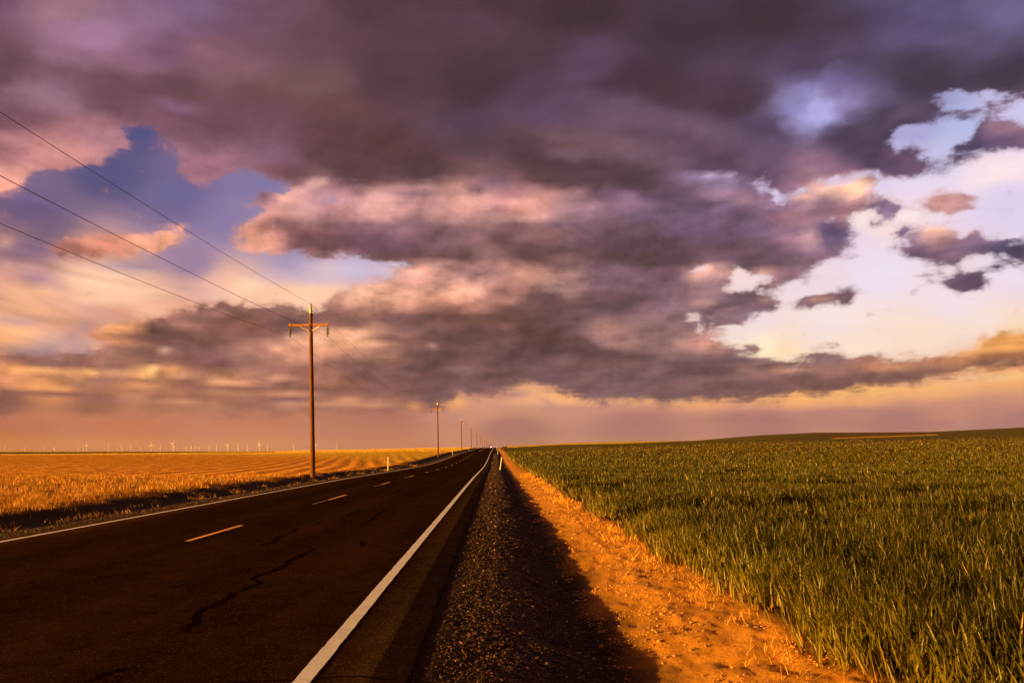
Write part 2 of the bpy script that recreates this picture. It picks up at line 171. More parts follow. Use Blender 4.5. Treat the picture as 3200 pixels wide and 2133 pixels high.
BACK_MARKS = """
h:300,300,500,120,6,98,80,122,.6 h:1500,300,500,160,0,112,102,150,.4 h:1300,800,300,36,3,150,128,160,.7 h:350,590,300,50,6,108,86,122,.7 h:200,545,300,12,4,172,138,150,.7 h:80,610,120,22,14,235,178,145,.8 h:350,680,200,10,3,205,155,145,.7 h:300,730,280,26,8,128,98,128,.8 h:250,800,260,12,16,205,155,148,.7 h:200,870,260,26,20,132,104,132,.8 h:60,830,90,26,40,225,170,145,.7 h:350,930,260,20,8,165,128,140,.6
h:900,870,260,60,10,248,200,168,.9 h:1200,960,360,60,12,250,205,165,.9 h:1000,1060,400,50,4,246,198,160,.8 h:700,800,80,30,10,205,160,152,.6 h:1280,885,60,14,0,235,190,170,.7 h:380,1010,260,12,3,242,190,145,.8 h:560,1070,90,10,28,244,190,150,.8 h:550,1050,200,30,16,205,158,145,.6 h:200,1060,260,50,0,240,182,130,.7 h:200,1200,330,60,4,240,180,130,.7 h:700,1160,260,60,5,226,170,145,.6 h:1000,1230,200,40,12,196,150,142,.6 h:1160,1165,140,26,-3,218,152,128,.9 h:1650,1090,260,40,-8,230,172,150,.7 h:1450,1200,200,30,-6,246,195,160,.7
h:2100,915,250,9,2,208,188,200,.8 h:2250,1010,110,50,-20,254,214,170,.95 h:1800,1010,200,16,3,178,156,178,.6 h:2000,1060,160,24,0,226,186,172,.6
b:200,990,120,40,0,254,214,172,.95 b:330,1010,60,26,0,255,215,175,.9 b:780,1000,130,46,-8,252,208,168,.95 b:600,1080,160,40,0,250,205,165,.8 b:100,1100,160,50,0,250,205,165,.8 b:700,910,500,30,0,180,168,198,.6 b:1100,850,420,60,0,208,192,208,.8 b:1550,850,150,40,-10,222,202,212,.8 b:200,920,220,8,2,205,185,198,.7 b:1080,170,90,22,0,168,158,200,.9
a:100,460,120,12,4,246,186,125,.9 a:180,430,220,12,6,176,138,142,.7 a:300,470,220,12,5,168,132,138,.6 a:350,560,400,44,3,240,184,130,.8 a:550,560,110,12,6,190,145,138,.6 a:700,535,60,6,2,175,130,130,.8 a:760,600,40,6,3,150,108,112,.8 a:900,645,60,8,0,248,200,150,.8 a:600,640,420,20,3,190,148,140,.6 a:300,690,300,22,2,150,122,130,.95 a:700,715,200,20,-4,152,122,130,.9 a:650,680,130,7,12,205,160,150,.7 a:600,740,70,10,-4,222,165,135,.8 a:850,500,100,40,30,172,136,142,.7
d:700,1230,90,14,0,250,188,120,.95 d:700,1290,90,34,0,226,168,125,.8 d:90,1400,90,46,-20,248,180,95,1 d:350,1400,200,34,0,205,150,125,.8 d:850,1360,180,40,0,232,172,125,.8 d:1100,1330,130,14,-3,248,184,112,.9 d:1100,1400,200,13,-2,240,178,122,.8 d:600,1330,100,14,2,160,122,122,.8 d:950,1380,40,10,0,178,135,128,.7 d:1350,1410,170,7,0,246,184,120,.8 d:1700,1385,110,14,2,250,190,115,.9 d:1900,1370,100,12,-6,250,190,118,.9 d:2150,1370,150,12,0,244,184,122,.8 d:2300,1440,90,10,0,246,178,110,.8 d:1500,1440,600,13,0,196,142,122,.7 d:1000,1480,900,16,0,182,130,116,.8 d:300,1495,260,20,0,196,140,115,.7
g:620,300,95,60,0,255,242,200,1 g:560,340,60,24,-10,255,240,195,1 g:720,330,80,30,0,254,214,165,.9 g:760,225,90,22,0,244,200,165,.8 g:1000,390,160,24,0,240,190,150,.7 g:900,610,260,26,-3,250,190,108,.95 g:1100,600,100,22,-4,254,200,112,.95 g:700,640,220,18,-3,246,184,112,.9 g:350,650,300,8,0,242,178,115,.8 g:60,660,120,14,0,190,145,130,.7 g:80,635,80,8,0,246,186,120,.9 g:440,655,40,10,0,150,115,118,.9 g:1300,570,220,26,-4,252,194,108,.95 g:1600,560,220,26,-4,246,186,112,.9 g:1800,535,100,22,-8,250,192,112,.9
g:1200,640,330,26,-2,240,178,112,.9 g:1700,610,300,26,-2,228,168,112,.8 g:1400,650,150,30,0,220,162,118,.6 g:2150,560,330,30,-3,232,172,112,.8 g:2300,490,120,13,-3,252,200,118,.95 g:2150,470,240,24,-3,238,196,148,.8 g:2200,590,260,16,2,205,150,112,.8 g:1900,580,180,12,3,216,160,118,.7 g:1880,690,120,11,0,236,168,108,.85 g:500,690,700,9,-1,222,158,118,.7 g:1200,720,1300,13,-1,180,126,115,.9 g:2000,660,500,16,-2,186,132,118,.8
g:600,800,1500,60,0,166,116,110,.7 g:2200,790,900,60,0,164,116,112,.7 g:500,760,500,9,0,158,110,108,.5 g:1930,785,40,7,0,190,145,135,.6 g:300,880,900,40,0,166,114,108,.5
f:1700,120,400,40,-8,222,215,235,.6 f:2200,140,260,60,-20,246,228,225,.8 f:1350,320,200,26,-12,250,235,230,.7 f:1600,380,200,34,-10,250,236,228,.8 f:1150,460,120,20,-16,252,238,228,.8 f:1700,50,160,60,0,182,190,226,.7 f:1800,20,80,40,0,196,205,236,.6
a:500,1290,900,16,0,186,118,90,.8 a:300,1320,600,20,0,192,116,80,.8 a:1900,1290,900,20,0,186,122,96,.8
"""
HOLES = """
e:2100,262,80,11,-4,-.2 f:1080,170,90,20,0,-.4 b:1060,170,100,22,0,-.75 f:180,770,70,16,-22,-.55 f:440,800,30,50,10,-.6 f:700,290,36,40,0,-.7 f:860,250,60,20,-20,-.5 f:420,900,110,30,-14,-.42 f:560,860,110,20,0,-.5 f:130,1090,60,30,-30,-.5 f:520,960,60,14,-14,-.4
q:2050,620,90,40,0,-.5 q:1850,600,80,36,0,-.45 q:2200,500,110,40,0,-.2 q:2130,450,90,26,0,-.4 q:1960,700,60,30,0,-.6 q:1950,540,150,50,0,.42 q:2150,490,130,50,0,.45 q:2250,610,90,60,0,.40 q:1880,660,50,60,-30,.45 q:1400,500,60,40,-20,-.5 q:1560,440,70,20,-14,-.35 q:2040,480,60,24,-20,-.3
a:450,440,70,16,0,0 h:1000,90,60,26,20,.42 h:1120,150,60,12,35,.35 h:130,120,30,50,-10,.45 h:60,230,60,20,0,.42 h:20,320,50,24,-20,.55 h:1900,450,70,14,4,.35 b:400,170,100,24,-5,.6
f:1340,340,80,20,-20,.5 f:1450,320,80,16,-10,.42 f:1330,455,40,20,20,.6 f:1560,490,60,26,-40,.5 f:1570,410,60,14,-15,.45 f:1700,340,80,20,-10,.5 f:1830,350,30,40,0,.4 f:1940,270,50,16,30,.5 f:2110,345,60,20,10,.45 f:2090,400,50,14,10,.4 f:2180,245,60,12,6,.45 f:2320,210,40,12,-20,.4 f:2020,500,40,14,0,.45 f:1370,180,50,10,20,.4 f:1980,215,10,10,0,0
f:1540,740,24,16,0,.45 f:1640,795,40,10,-30,.35 f:1740,805,60,11,-12,.5 f:1830,830,30,8,0,.4 f:1590,888,30,9,-8,.5 f:1600,938,50,9,-8,.42 f:1940,768,80,6,0,.4 f:2160,772,60,9,3,.55 f:1190,1015,60,10,0,.45 f:1300,1015,80,7,-4,.32 f:2120,840,30,10,0,.4 f:350,940,40,20,-30,.4 f:500,940,90,12,-25,.45 f:960,800,40,10,0,.25
g:560,280,55,14,-22,.62 g:980,275,70,10,-4,.42 g:1080,262,50,6,-6,.35 g:1285,247,24,7,0,.45 g:1350,240,20,6,0,.4 g:940,340,56,13,0,.55 g:1080,345,50,9,10,.5 g:1060,378,80,14,4,.5 g:850,378,50,10,0,.45 g:720,400,60,14,0,.4 g:1320,78,24,5,0,.35
g:720,300,90,60,0,-.5 f:1000,965,200,30,-14,.55 f:1120,945,90,30,-8,.4 f:1980,868,140,34,0,.55 f:1800,600,260,60,4,.25 f:2080,585,120,30,6,.35 f:1540,640,90,24,4,.4 f:1850,290,110,50,0,.35 p:520,640,170,60,20,.22 p:900,720,130,70,0,.30 p:1130,770,120,60,20,.22 p:420,690,90,60,-20,.25 p:230,760,120,36,-5,.30 p:1230,920,110,26,-5,.40 p:620,590,80,30,0,-.25 p:800,660,60,40,20,-.25 g:760,440,80,30,0,-.1 g:1230,380,70,14,0,.4
"""
def marks(txt, X, Y):
    for it in txt.split():
        t, v = it.split(':'); v = [float(q) for q in v.split(',')]; ox, oy, k = TILES[t]
        dx_, dy_ = X - (ox + v[0] / k), Y - (oy + v[1] / k)
        an = math.radians(v[4]); ca, sa = math.cos(an), math.sin(an)
        a_ = (dx_ * ca + dy_ * sa) / (v[2] / k); b_ = (-dx_ * sa + dy_ * ca) / max(v[3] / k, 9.0)
        yield np.exp(-(a_ * a_ + b_ * b_) ** 1.4 * .7), v[5:]
def brush(col, txt, X, Y):
    for w, v in marks(txt, X, Y):
        w = (w * v[3])[..., None]; col = col * (1 - w) + lin(v[:3]) * w
    return col

A_MAX, NSEG, NST = 0.66, 4, 31
A_ALL = np.linspace(-A_MAX, A_MAX, NSEG * (NST - 1) + 1)
def row_heights(n, top): return top * (np.linspace(0, 1, n) ** 1.5)
T_CLOUD = row_heights(74, 0.60)
T_BACK = row_heights(52, 0.60)
def sstep0(v, a, b):
    t = np.clip((v - a) / (b - a), 0, 1); return t * t * (3 - 2 * t)
def to_photo(A, T):
    return np.clip(VX + F_PX * np.tan(A), -30, 3230), VY - F_PX * T / np.cos(A)
def cloud_table():
    A, T = np.meshgrid(A_ALL, T_CLOUD)
    X, Y = to_photo(A, T)
    col = brush(shepard(CLOUD, X, Y, 1.8), CLOUD_MARKS, X, Y)
    m = np.zeros(X.shape); n = 0
    for dx in np.linspace(-36, 36, 7):
        for dy in np.linspace(-26, 26, 7):
            k = np.zeros(X.shape, bool)
            for p in DECKS: k |= inside(p, X + dx, Y + dy)
            m += k; n += 1
    lum = col @ np.array([.35, .5, .15]); col = col * ((lum / .19) ** .34)[..., None]
    col = col * (1 + (1 - sstep0(Y, 700, 900))[..., None] * np.array([.03, -.045, .03]))
    col = col * (1 - sstep0(Y, 700, 900)[..., None] * np.array([.15, .22, .21]))
    m = m / n
    for w, v in marks(HOLES, X, Y): m = m + w * v[0] * (1.25 if v[0] > 0 else 1.1)
    return col, np.clip(m, 0, 1)
def back_table():
    A, T = np.meshgrid(A_ALL, T_BACK)
    X, Y = to_photo(A, T)
    return brush(shepard(BACK, X, Y, 1.6, 3.6), BACK_MARKS, X, Y) * np.array([1.13, 1.08, 1.13])

world = bpy.data.worlds.new("World")
SC.world = world
world.use_nodes = True
WT = world.node_tree
WT.nodes.clear()
class G:
    """a small helper for writing node trees as expressions"""
    def __init__(s, tree): s.t = tree
    def n(s, typ, **kw):
        nd = s.t.nodes.new(typ)
        for k, v in kw.items(): setattr(nd, k, v)
        return nd
    def put(s, sock, v):
        if isinstance(v, bpy.types.NodeSocket): s.t.links.new(v, sock)
        elif v is not None: sock.default_value = v
    def math(s, op, a, b=None, c=None, clamp=False):
        nd = s.n('ShaderNodeMath', operation=op, use_clamp=clamp)
        for i, v in enumerate((a, b, c)): s.put(nd.inputs[i], v)
        return nd.outputs[0]
    def vm(s, op, a, b=None, c=None):
        nd = s.n('ShaderNodeVectorMath', operation=op)
        for i, v in enumerate((a, b)): s.put(nd.inputs[i], v)
        if c is not None: s.put(nd.inputs['Scale'], c)
        return nd.outputs['Value' if op in ('LENGTH', 'DOT_PRODUCT', 'DISTANCE') else 'Vector']
    def xyz(s, x, y, z=0.0):
        nd = s.n('ShaderNodeCombineXYZ')
        for i, v in enumerate((x, y, z)): s.put(nd.inputs[i], v)
        return nd.outputs[0]
    def sep(s, v):
        nd = s.n('ShaderNodeSeparateXYZ'); s.put(nd.inputs[0], v); return nd.outputs
    def rng(s, v, a, b, c=0.0, d=1.0, smooth=False):
        nd = s.n('ShaderNodeMapRange', clamp=True, interpolation_type='SMOOTHSTEP' if smooth else 'LINEAR')
        for i, q in enumerate((v, a, b, c, d)): s.put(nd.inputs[i], q)
        return nd.outputs[0]
    def mixc(s, f, a, b, mode='MIX'):
        nd = s.n('ShaderNodeMix', data_type='RGBA', blend_type=mode, clamp_factor=True)
        s.put(nd.inputs[0], f); s.put(nd.inputs[6], a); s.put(nd.inputs[7], b)
        return nd.outputs[2]
    def mixf(s, f, a, b):
        nd = s.n('ShaderNodeMix', data_type='FLOAT')
        s.put(nd.inputs[0], f); s.put(nd.inputs[2], a); s.put(nd.inputs[3], b)
        return nd.outputs[0]
    def noise(s, vec, scale, detail=4, rough=0.5, dist=0.0, out='Fac', lac=2.0):
        nd = s.n('ShaderNodeTexNoise')
        s.put(nd.inputs['Vector'], vec); s.put(nd.inputs['Scale'], scale); s.put(nd.inputs['Detail'], detail)
        s.put(nd.inputs['Roughness'], rough); s.put(nd.inputs['Distortion'], dist); s.put(nd.inputs['Lacunarity'], lac)
        return nd.outputs[out]
    def ramp(s, fac, stops, interp='LINEAR'):
        nd = s.n('ShaderNodeValToRGB'); cr = nd.color_ramp; cr.interpolation = interp
        while len(cr.elements) < len(stops): cr.elements.new(1.0)
        for e, (p, c) in zip(cr.elements, stops): e.position = p; e.color = c
        s.put(nd.inputs[0], fac)
        return nd

g = G(WT)
gen = g.n('ShaderNodeTexCoord').outputs['Generated']
dx, dy, dz = g.sep(gen)
hyp = g.math('SQRT', g.math('ADD', g.math('MULTIPLY', dx, dx), g.math('MULTIPLY', dy, dy)))
T0 = g.math('DIVIDE', dz, g.math('MAXIMUM', hyp, 0.02))
A0 = g.math('ARCTAN2', dx, dy)
# the cloud deck as a level sheet overhead: features crowd together towards the horizon
inv = g.math('DIVIDE', 1.0, g.math('ADD', g.math('MAXIMUM', dz, 0.0), 0.085))
deck = g.xyz(g.math('MULTIPLY', dx, inv), g.math('MULTIPLY', dy, inv), 0.0)
face = g.xyz(A0, g.math('MULTIPLY', T0, 1.35), 0.3)
w1 = g.noise(deck, 1.5, 5, 0.58, 0.35, 'Color')
w2 = g.noise(face, 13.0, 5, 0.6, 0.2, 'Color')
w1s = g.sep(w1); w2s = g.sep(w2)
tt = g.math('ADD', g.math('MAXIMUM', T0, 0.0), 0.03)
calm = g.rng(T0, 0.05, 0.30, 0.25, 1.0)
def centred(v, k): return g.math('MULTIPLY', g.math('SUBTRACT', v, 0.5), k)
Aw = g.math('ADD', g.math('ADD', A0, g.math('MULTIPLY', centred(w1s[0], 0.03), calm)), g.math('MULTIPLY', centred(w2s[0], 0.035), calm))
Tw = g.math('ADD', T0, g.math('MULTIPLY', tt, g.math('ADD', g.math('MULTIPLY', centred(w1s[1], 0.08), calm), g.math('MULTIPLY', centred(w2s[1], 0.09), calm))))
def table_group(name, rows, cols, alpha, gain):
    t = bpy.data.node_groups.new(name, 'ShaderNodeTree')
    for nm in ('A', 'T'): t.interface.new_socket(nm, in_out='INPUT', socket_type='NodeSocketFloat')
    t.interface.new_socket('Color', in_out='OUTPUT', socket_type='NodeSocketColor')
    t.interface.new_socket('Cover', in_out='OUTPUT', socket_type='NodeSocketFloat')
    q = G(t)
    gi = q.n('NodeGroupInput'); go = q.n('NodeGroupOutput')
    A, T = gi.outputs[0], gi.outputs[1]
    seg = [q.rng(A, A_ALL[k * (NST - 1)], A_ALL[(k + 1) * (NST - 1)]) for k in range(NSEG)]
    pick = [q.math('GREATER_THAN', A, A_ALL[k * (NST - 1)]) for k in range(NSEG)]
    col = al = None
    for i, h in enumerate(rows):
        rc = ra = None
        for k in range(NSEG):
            st = []
            for j in range(NST):
                c = cols[i, k * (NST - 1) + j] * gain
                st.append((j / (NST - 1), (float(c[0]), float(c[1]), float(c[2]), float(alpha[i, k * (NST - 1) + j]) if alpha is not None else 1.0)))
            r = q.ramp(seg[k], st)
            if rc is None: rc, ra = r.outputs[0], r.outputs[1]
            else:
                rc = q.mixc(pick[k], rc, r.outputs[0])
                if alpha is not None: ra = q.mixf(pick[k], ra, r.outputs[1])
        if col is None: col, al = rc, ra
        else:
            f = q.rng(T, float(rows[i - 1]), float(h))
            col = q.mixc(f, col, rc)
            if alpha is not None: al = q.mixf(f, al, ra)
    t.links.new(col, go.inputs[0])
    t.links.new(al, go.inputs[1])
    return t
def table(name, rows, cols, alpha, A, T, gain=1.0 / EXPO, step=2):
    col = al = None
    for i in range(0, len(rows) - 1, step):
        j = min(i + step + 1, len(rows))
        nd = g.n('ShaderNodeGroup')
        nd.node_tree = table_group(name, rows[i:j], cols[i:j], alpha[i:j] if alpha is not None else None, gain)
        g.put(nd.inputs[0], A); g.put(nd.inputs[1], T)
        if col is None: col, al = nd.outputs[0], nd.outputs[1]
        else:
            f = g.math('GREATER_THAN', T, float(rows[i]))
            col = g.mixc(f, col, nd.outputs[0]); al = g.mixf(f, al, nd.outputs[1])
    return col, al
cc, cm = cloud_table()
bc = back_table()
cloud_col, cover = table('cloud_rows', T_CLOUD, cc, cm, Aw, Tw)
Ab = g.math('ADD', A0, centred(w1s[2], 0.035))
Tb = g.math('ADD', T0, g.math('MULTIPLY', tt, centred(w2s[0], 0.10)))
back_col, _ = table('air_rows', T_BACK, bc, None, Ab, Tb)
# crisp broken edges
edge = g.noise(deck, 5.0, 6, 0.62, 0.25)
edge2 = g.noise(face, 36.0, 6, 0.62, 0.55)
e_sum = g.math('ADD', g.math('MULTIPLY', centred(edge, 1.0), g.rng(T0, 0.28, 0.40, 0.9, 1.5)), centred(edge2, 1.5))
cov = g.math('ADD', cover, g.math('MULTIPLY', e_sum, g.rng(cover, .75, 1.0, 1.0, .55)))
mask = g.rng(cov, g.rng(T0, 0.05, 0.13, 0.05, 0.16), g.rng(T0, 0.05, 0.13, 0.95, 0.80), smooth=True)
# soft relief: the same billows looked up a little towards the sun
lit = g.vm('ADD', deck, (-0.055, -0.02, 0.0))
r1 = g.noise(deck, 2.2, 6, 0.5, 0.2)
r2 = g.noise(lit, 2.2, 6, 0.5, 0.2)
relief = g.math('SUBTRACT', r1, r2)
lit3 = g.vm('ADD', face, (-0.005, 0.011, 0.0))
r3 = g.noise(face, 17.0, 6, 0.60, 0.15)
r4 = g.noise(lit3, 17.0, 6, 0.60, 0.15)
fine = g.math('SUBTRACT', r3, r4)
streak = g.noise(g.xyz(g.math('MULTIPLY', A0, 6.0), g.math('MULTIPLY', T0, 38.0), 1.7), 1.0, 5, 0.58, 0.5)
low = g.rng(T0, 0.05, 0.20, 1.0, 0.18)
shade = g.math('ADD', 1.0, g.math('ADD', g.math('MULTIPLY', relief, g.math('MULTIPLY', g.rng(T0, 0.05, 0.18, 0.4, 1.0), g.rng(T0, 0.22, 0.36, 2.0, 0.8))), g.math('ADD', g.math('MULTIPLY', centred(streak, 0.42), low), g.math('MULTIPLY', fine, g.rng(T0, 0.26, 0.42, 1.7, 0.5)))))
shade = g.math('ADD', shade, centred(r1, 0.10))
billow = g.math('ABSOLUTE', g.math('SUBTRACT', g.math('MULTIPLY', g.noise(face, 11.0, 3, 0.5, 0.35), 2.0), 1.0))
shade = g.math('ADD', shade, g.math('MULTIPLY', g.math('SUBTRACT', billow, 0.20), g.math('MULTIPLY', g.rng(T0, 0.06, 0.16, 0.25, 1.0), g.rng(T0, 0.26, 0.40, 0.70, 0.20))))
shade = g.math('MAXIMUM', shade, 0.3)
haze_fade = g.rng(T0, 0.035, 0.075)
shade = g.mixf(haze_fade, 1.0, shade)
cloud_lit = g.vm('SCALE', cloud_col, c=shade)
# thin rims let light through
rim = g.math('MULTIPLY', g.rng(cov, 0.40, 0.62, 1.0, 0.0), 0.35)
cloud_lit = g.mixc(rim, cloud_lit, g.vm('MULTIPLY', back_col, (1.02, 0.86, 0.80)))
cirrus = g.noise(g.xyz(g.math('MULTIPLY', A0, 4.0), g.math('MULTIPLY', g.math('ADD', T0, g.math('MULTIPLY', A0, 0.12)), 26.0), 4.0), 1.0, 7, 0.62, 0.9)
cz = g.math('MULTIPLY', g.rng(A0, -0.30, -0.52), g.math('MULTIPLY', g.rng(T0, 0.33, 0.25), g.rng(T0, 0.06, 0.10)))
back_lit = g.vm('SCALE', back_col, c=g.math('ADD', 1.0, g.math('MULTIPLY', centred(cirrus, 1.25), g.math('ADD', cz, 0.12))))
sky_col = g.mixc(mask, back_lit, cloud_lit)
# unseen sky overhead and behind the viewer, dimmed and warmed to cut purple fill
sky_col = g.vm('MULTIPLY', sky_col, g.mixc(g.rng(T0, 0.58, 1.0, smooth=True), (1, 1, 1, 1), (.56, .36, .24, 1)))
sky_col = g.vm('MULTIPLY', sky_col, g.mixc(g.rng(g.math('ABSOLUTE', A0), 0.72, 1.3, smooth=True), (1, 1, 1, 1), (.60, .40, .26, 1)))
# physical sky behind everything (its glow sits where the low sun stands, out of the frame)
nish = g.n('ShaderNodeTexSky', sky_type='NISHITA', sun_disc=False, sun_elevation=SUN_EL,
           sun_rotation=math.atan2(sun_vec.x, sun_vec.y), air_density=1.5, dust_density=3.0)
bg_sky = g.n('ShaderNodeBackground'); g.put(bg_sky.inputs[0], nish.outputs[0]); bg_sky.inputs[1].default_value = 0.05
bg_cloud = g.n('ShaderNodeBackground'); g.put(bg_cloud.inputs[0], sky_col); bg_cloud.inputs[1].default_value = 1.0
mx = g.n('ShaderNodeMixShader'); mx.inputs[0].default_value = 0.06
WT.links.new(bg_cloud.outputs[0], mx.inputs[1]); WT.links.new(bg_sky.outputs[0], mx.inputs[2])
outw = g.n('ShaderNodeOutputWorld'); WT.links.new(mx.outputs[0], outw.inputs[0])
world.cycles.sampling_method = 'MANUAL'
world.cycles.sample_map_resolution = 256

# ================================================================ helpers
R = np.random.default_rng(7)
def new_mesh(name, verts, faces, mat=None, parent=None, smooth=False, attrs=None):
    """verts (n,3); faces: list of tuples or an (m,k) array; attrs {name: (n,) or (n,3)}"""
    me = bpy.data.meshes.new(name)
    verts = np.asarray(verts, np.float32)
    if isinstance(faces, np.ndarray):
        k = faces.shape[1]; m = len(faces)
        me.vertices.add(len(verts)); me.vertices.foreach_set('co', verts.ravel())
        me.loops.add(m * k); me.loops.foreach_set('vertex_index', faces.astype(np.int32).ravel())
        me.polygons.add(m)
        me.polygons.foreach_set('loop_start', np.arange(0, m * k, k, dtype=np.int32))
        me.polygons.foreach_set('loop_total', np.full(m, k, np.int32))
        me.update(calc_edges=True)
    else:
        me.from_pydata([tuple(map(float, v)) for v in verts], [], faces); me.update()
    me.polygons.foreach_set('use_smooth', np.full(len(me.polygons), bool(smooth)))
    for nm, a in (attrs or {}).items():
        a = np.asarray(a, np.float32)
        if a.ndim == 1:
            me.attributes.new(nm, 'FLOAT', 'POINT').data.foreach_set('value', a)
        else:
            me.attributes.new(nm, 'FLOAT_COLOR', 'POINT').data.foreach_set('color', np.hstack([a, np.ones((len(a), 1), np.float32)]).ravel())
    ob = bpy.data.objects.new(name, me)
    SC.collection.objects.link(ob)
    if mat: me.materials.append(mat)
    if parent: ob.parent = parent
    return ob
class MB:
    """collects simple shapes into one mesh"""
    def __init__(s): s.v = []; s.f = []
    def add(s, v, f):
        o = len(s.v); s.v += [tuple(p) for p in v]; s.f += [tuple(i + o for i in q) for q in f]; return s
    def box(s, c, d, rot=None, bev=0.0):
        hx, hy, hz = d[0] / 2, d[1] / 2, d[2] / 2
        b = min(bev, hx * .9, hy * .9)
        ring = [(-hx + b, -hy), (hx - b, -hy), (hx, -hy + b), (hx, hy - b), (hx - b, hy), (-hx + b, hy), (-hx, hy - b), (-hx, -hy + b)] if b > 0 else [(-hx, -hy), (hx, -hy), (hx, hy), (-hx, hy)]
        n = len(ring)
        v = [Vector((x, y, -hz)) for x, y in ring] + [Vector((x, y, hz)) for x, y in ring]
        f = [tuple(range(n))[::-1], tuple(range(n, 2 * n))] + [(i, (i + 1) % n, (i + 1) % n + n, i + n) for i in range(n)]
        if rot is not None: v = [rot @ p for p in v]
        return s.add([p + Vector(c) for p in v], f)
    def tube(s, pts, rad, n=8, cap=True):
        pts = [Vector(p) for p in pts]
        rad = rad if hasattr(rad, '__len__') else [rad] * len(pts)
        v, f = [], []
        for i, p in enumerate(pts):
            t = (pts[min(i + 1, len(pts) - 1)] - pts[max(i - 1, 0)]).normalized()
            a = Vector((0, 0, 1)) if abs(t.z) < .9 else Vector((0, 1, 0))
            u = t.cross(a).normalized(); w = u.cross(t).normalized()
            for k in range(n):
                an = 2 * math.pi * k / n
                v.append(p + (u * math.cos(an) + w * math.sin(an)) * rad[i])
        for i in range(len(pts) - 1):
            for k in range(n):
                f.append((i * n + k, i * n + (k + 1) % n, (i + 1) * n + (k + 1) % n, (i + 1) * n + k))
        if cap: f += [tuple(range(n)), tuple(range((len(pts) - 1) * n, len(pts) * n))[::-1]]
        return s.add(v, f)
    def lathe(s, prof, n=16, c=(0, 0, 0)):
        return s.tube([(c[0], c[1], c[2] + z) for r, z in prof], [r for r, z in prof], n) if False else s._lathe(prof, n, c)
    def _lathe(s, prof, n, c):
        v = [(c[0] + r * math.cos(2 * math.pi * k / n), c[1] + r * math.sin(2 * math.pi * k / n), c[2] + z) for r, z in prof for k in range(n)]
        f = [(i * n + k, i * n + (k + 1) % n, (i + 1) * n + (k + 1) % n, (i + 1) * n + k) for i in range(len(prof) - 1) for k in range(n)]
        f += [tuple(range(n))[::-1], tuple(range((len(prof) - 1) * n, len(prof) * n))]
        return s.add(v, f)
    def build(s, name, mat, parent=None, smooth=False):
        o = new_mesh(name, np.array([list(p) for p in s.v]), s.f, mat, parent, smooth)
        if smooth:
            try: o.data.set_sharp_from_angle(angle=math.radians(40))
            except Exception: pass
        return o
def tag(o, label=None, cat=None, group=None, kind=None):
    if label: o['label'] = label
    if cat: o['category'] = cat
    if group: o['group'] = group
    if kind: o['kind'] = kind
    return o
def empty(name, loc, rz=0.0):
    o = bpy.data.objects.new(name, None); SC.collection.objects.link(o)
    o.location = loc; o.rotation_euler = (0, 0, rz); o.empty_display_size = 0.3
    return o
def copy_tree(o, parent=None):
    c = o.copy(); SC.collection.objects.link(c)
    if parent: c.parent = parent
    for ch in [q for q in bpy.data.objects if q.parent == o]: copy_tree(ch, c)
    return c
def material(name):
    m = bpy.data.materials.new(name); m.use_nodes = True
    t = m.node_tree; t.nodes.clear()
    q = G(t); out = q.n('ShaderNodeOutputMaterial')
    return m, q, out
def principled(q, out, color, rough=0.8, metal=0.0, spec=0.3, normal=None):
    b = q.n('ShaderNodeBsdfPrincipled')
    q.put(b.inputs['Base Color'], color); q.put(b.inputs['Roughness'], rough); q.put(b.inputs['Metallic'], metal)
    q.put(b.inputs['Specular IOR Level'], spec)
    if normal is not None: q.put(b.inputs['Normal'], normal)
    q.t.links.new(b.outputs[0], out.inputs[0])
    return b
def bump(q, h, strength, dist, normal=None):
    b = q.n('ShaderNodeBump'); q.put(b.inputs['Strength'], strength); q.put(b.inputs['Distance'], dist); q.put(b.inputs['Height'], h)
    if normal is not None: q.put(b.inputs['Normal'], normal)
    return b.outputs[0]
def objc(q): return q.n('ShaderNodeTexCoord').outputs['Object']
def attr(q, nm, out='Color'): return q.n('ShaderNodeAttribute', attribute_name=nm).outputs[out]

# value noise, vectorised
def _hash(ix, iy, seed):
    h = (ix.astype(np.int64) * 374761393 + iy.astype(np.int64) * 668265263 + seed * 1442695041) & 0xFFFFFFFF
    h = ((h ^ (h >> 13)) * 1274126177) & 0xFFFFFFFF
    return ((h ^ (h >> 16)) & 0xFFFFFF) / float(0xFFFFFF)
def vnoise(x, y, seed=0):
    x = np.asarray(x, float); y = np.asarray(y, float)
    ix, iy = np.floor(x), np.floor(y); fx, fy = x - ix, y - iy
    fx = fx * fx * (3 - 2 * fx); fy = fy * fy * (3 - 2 * fy)
    a = _hash(ix, iy, seed); b = _hash(ix + 1, iy, seed); c = _hash(ix, iy + 1, seed); d = _hash(ix + 1, iy + 1, seed)
    return (a * (1 - fx) + b * fx) * (1 - fy) + (c * (1 - fx) + d * fx) * fy
def fbm(x, y, octv=4, seed=0, rough=0.5):
    s = 0; a = 1; n = 0
    for i in range(octv):
        s = s + a * vnoise(x * 2 ** i + 17.3 * i, y * 2 ** i - 9.1 * i, seed + i); n += a; a *= rough
    return s / n
def sstep(v, a, b):
    t = np.clip((v - a) / (b - a), 0, 1); return t * t * (3 - 2 * t)

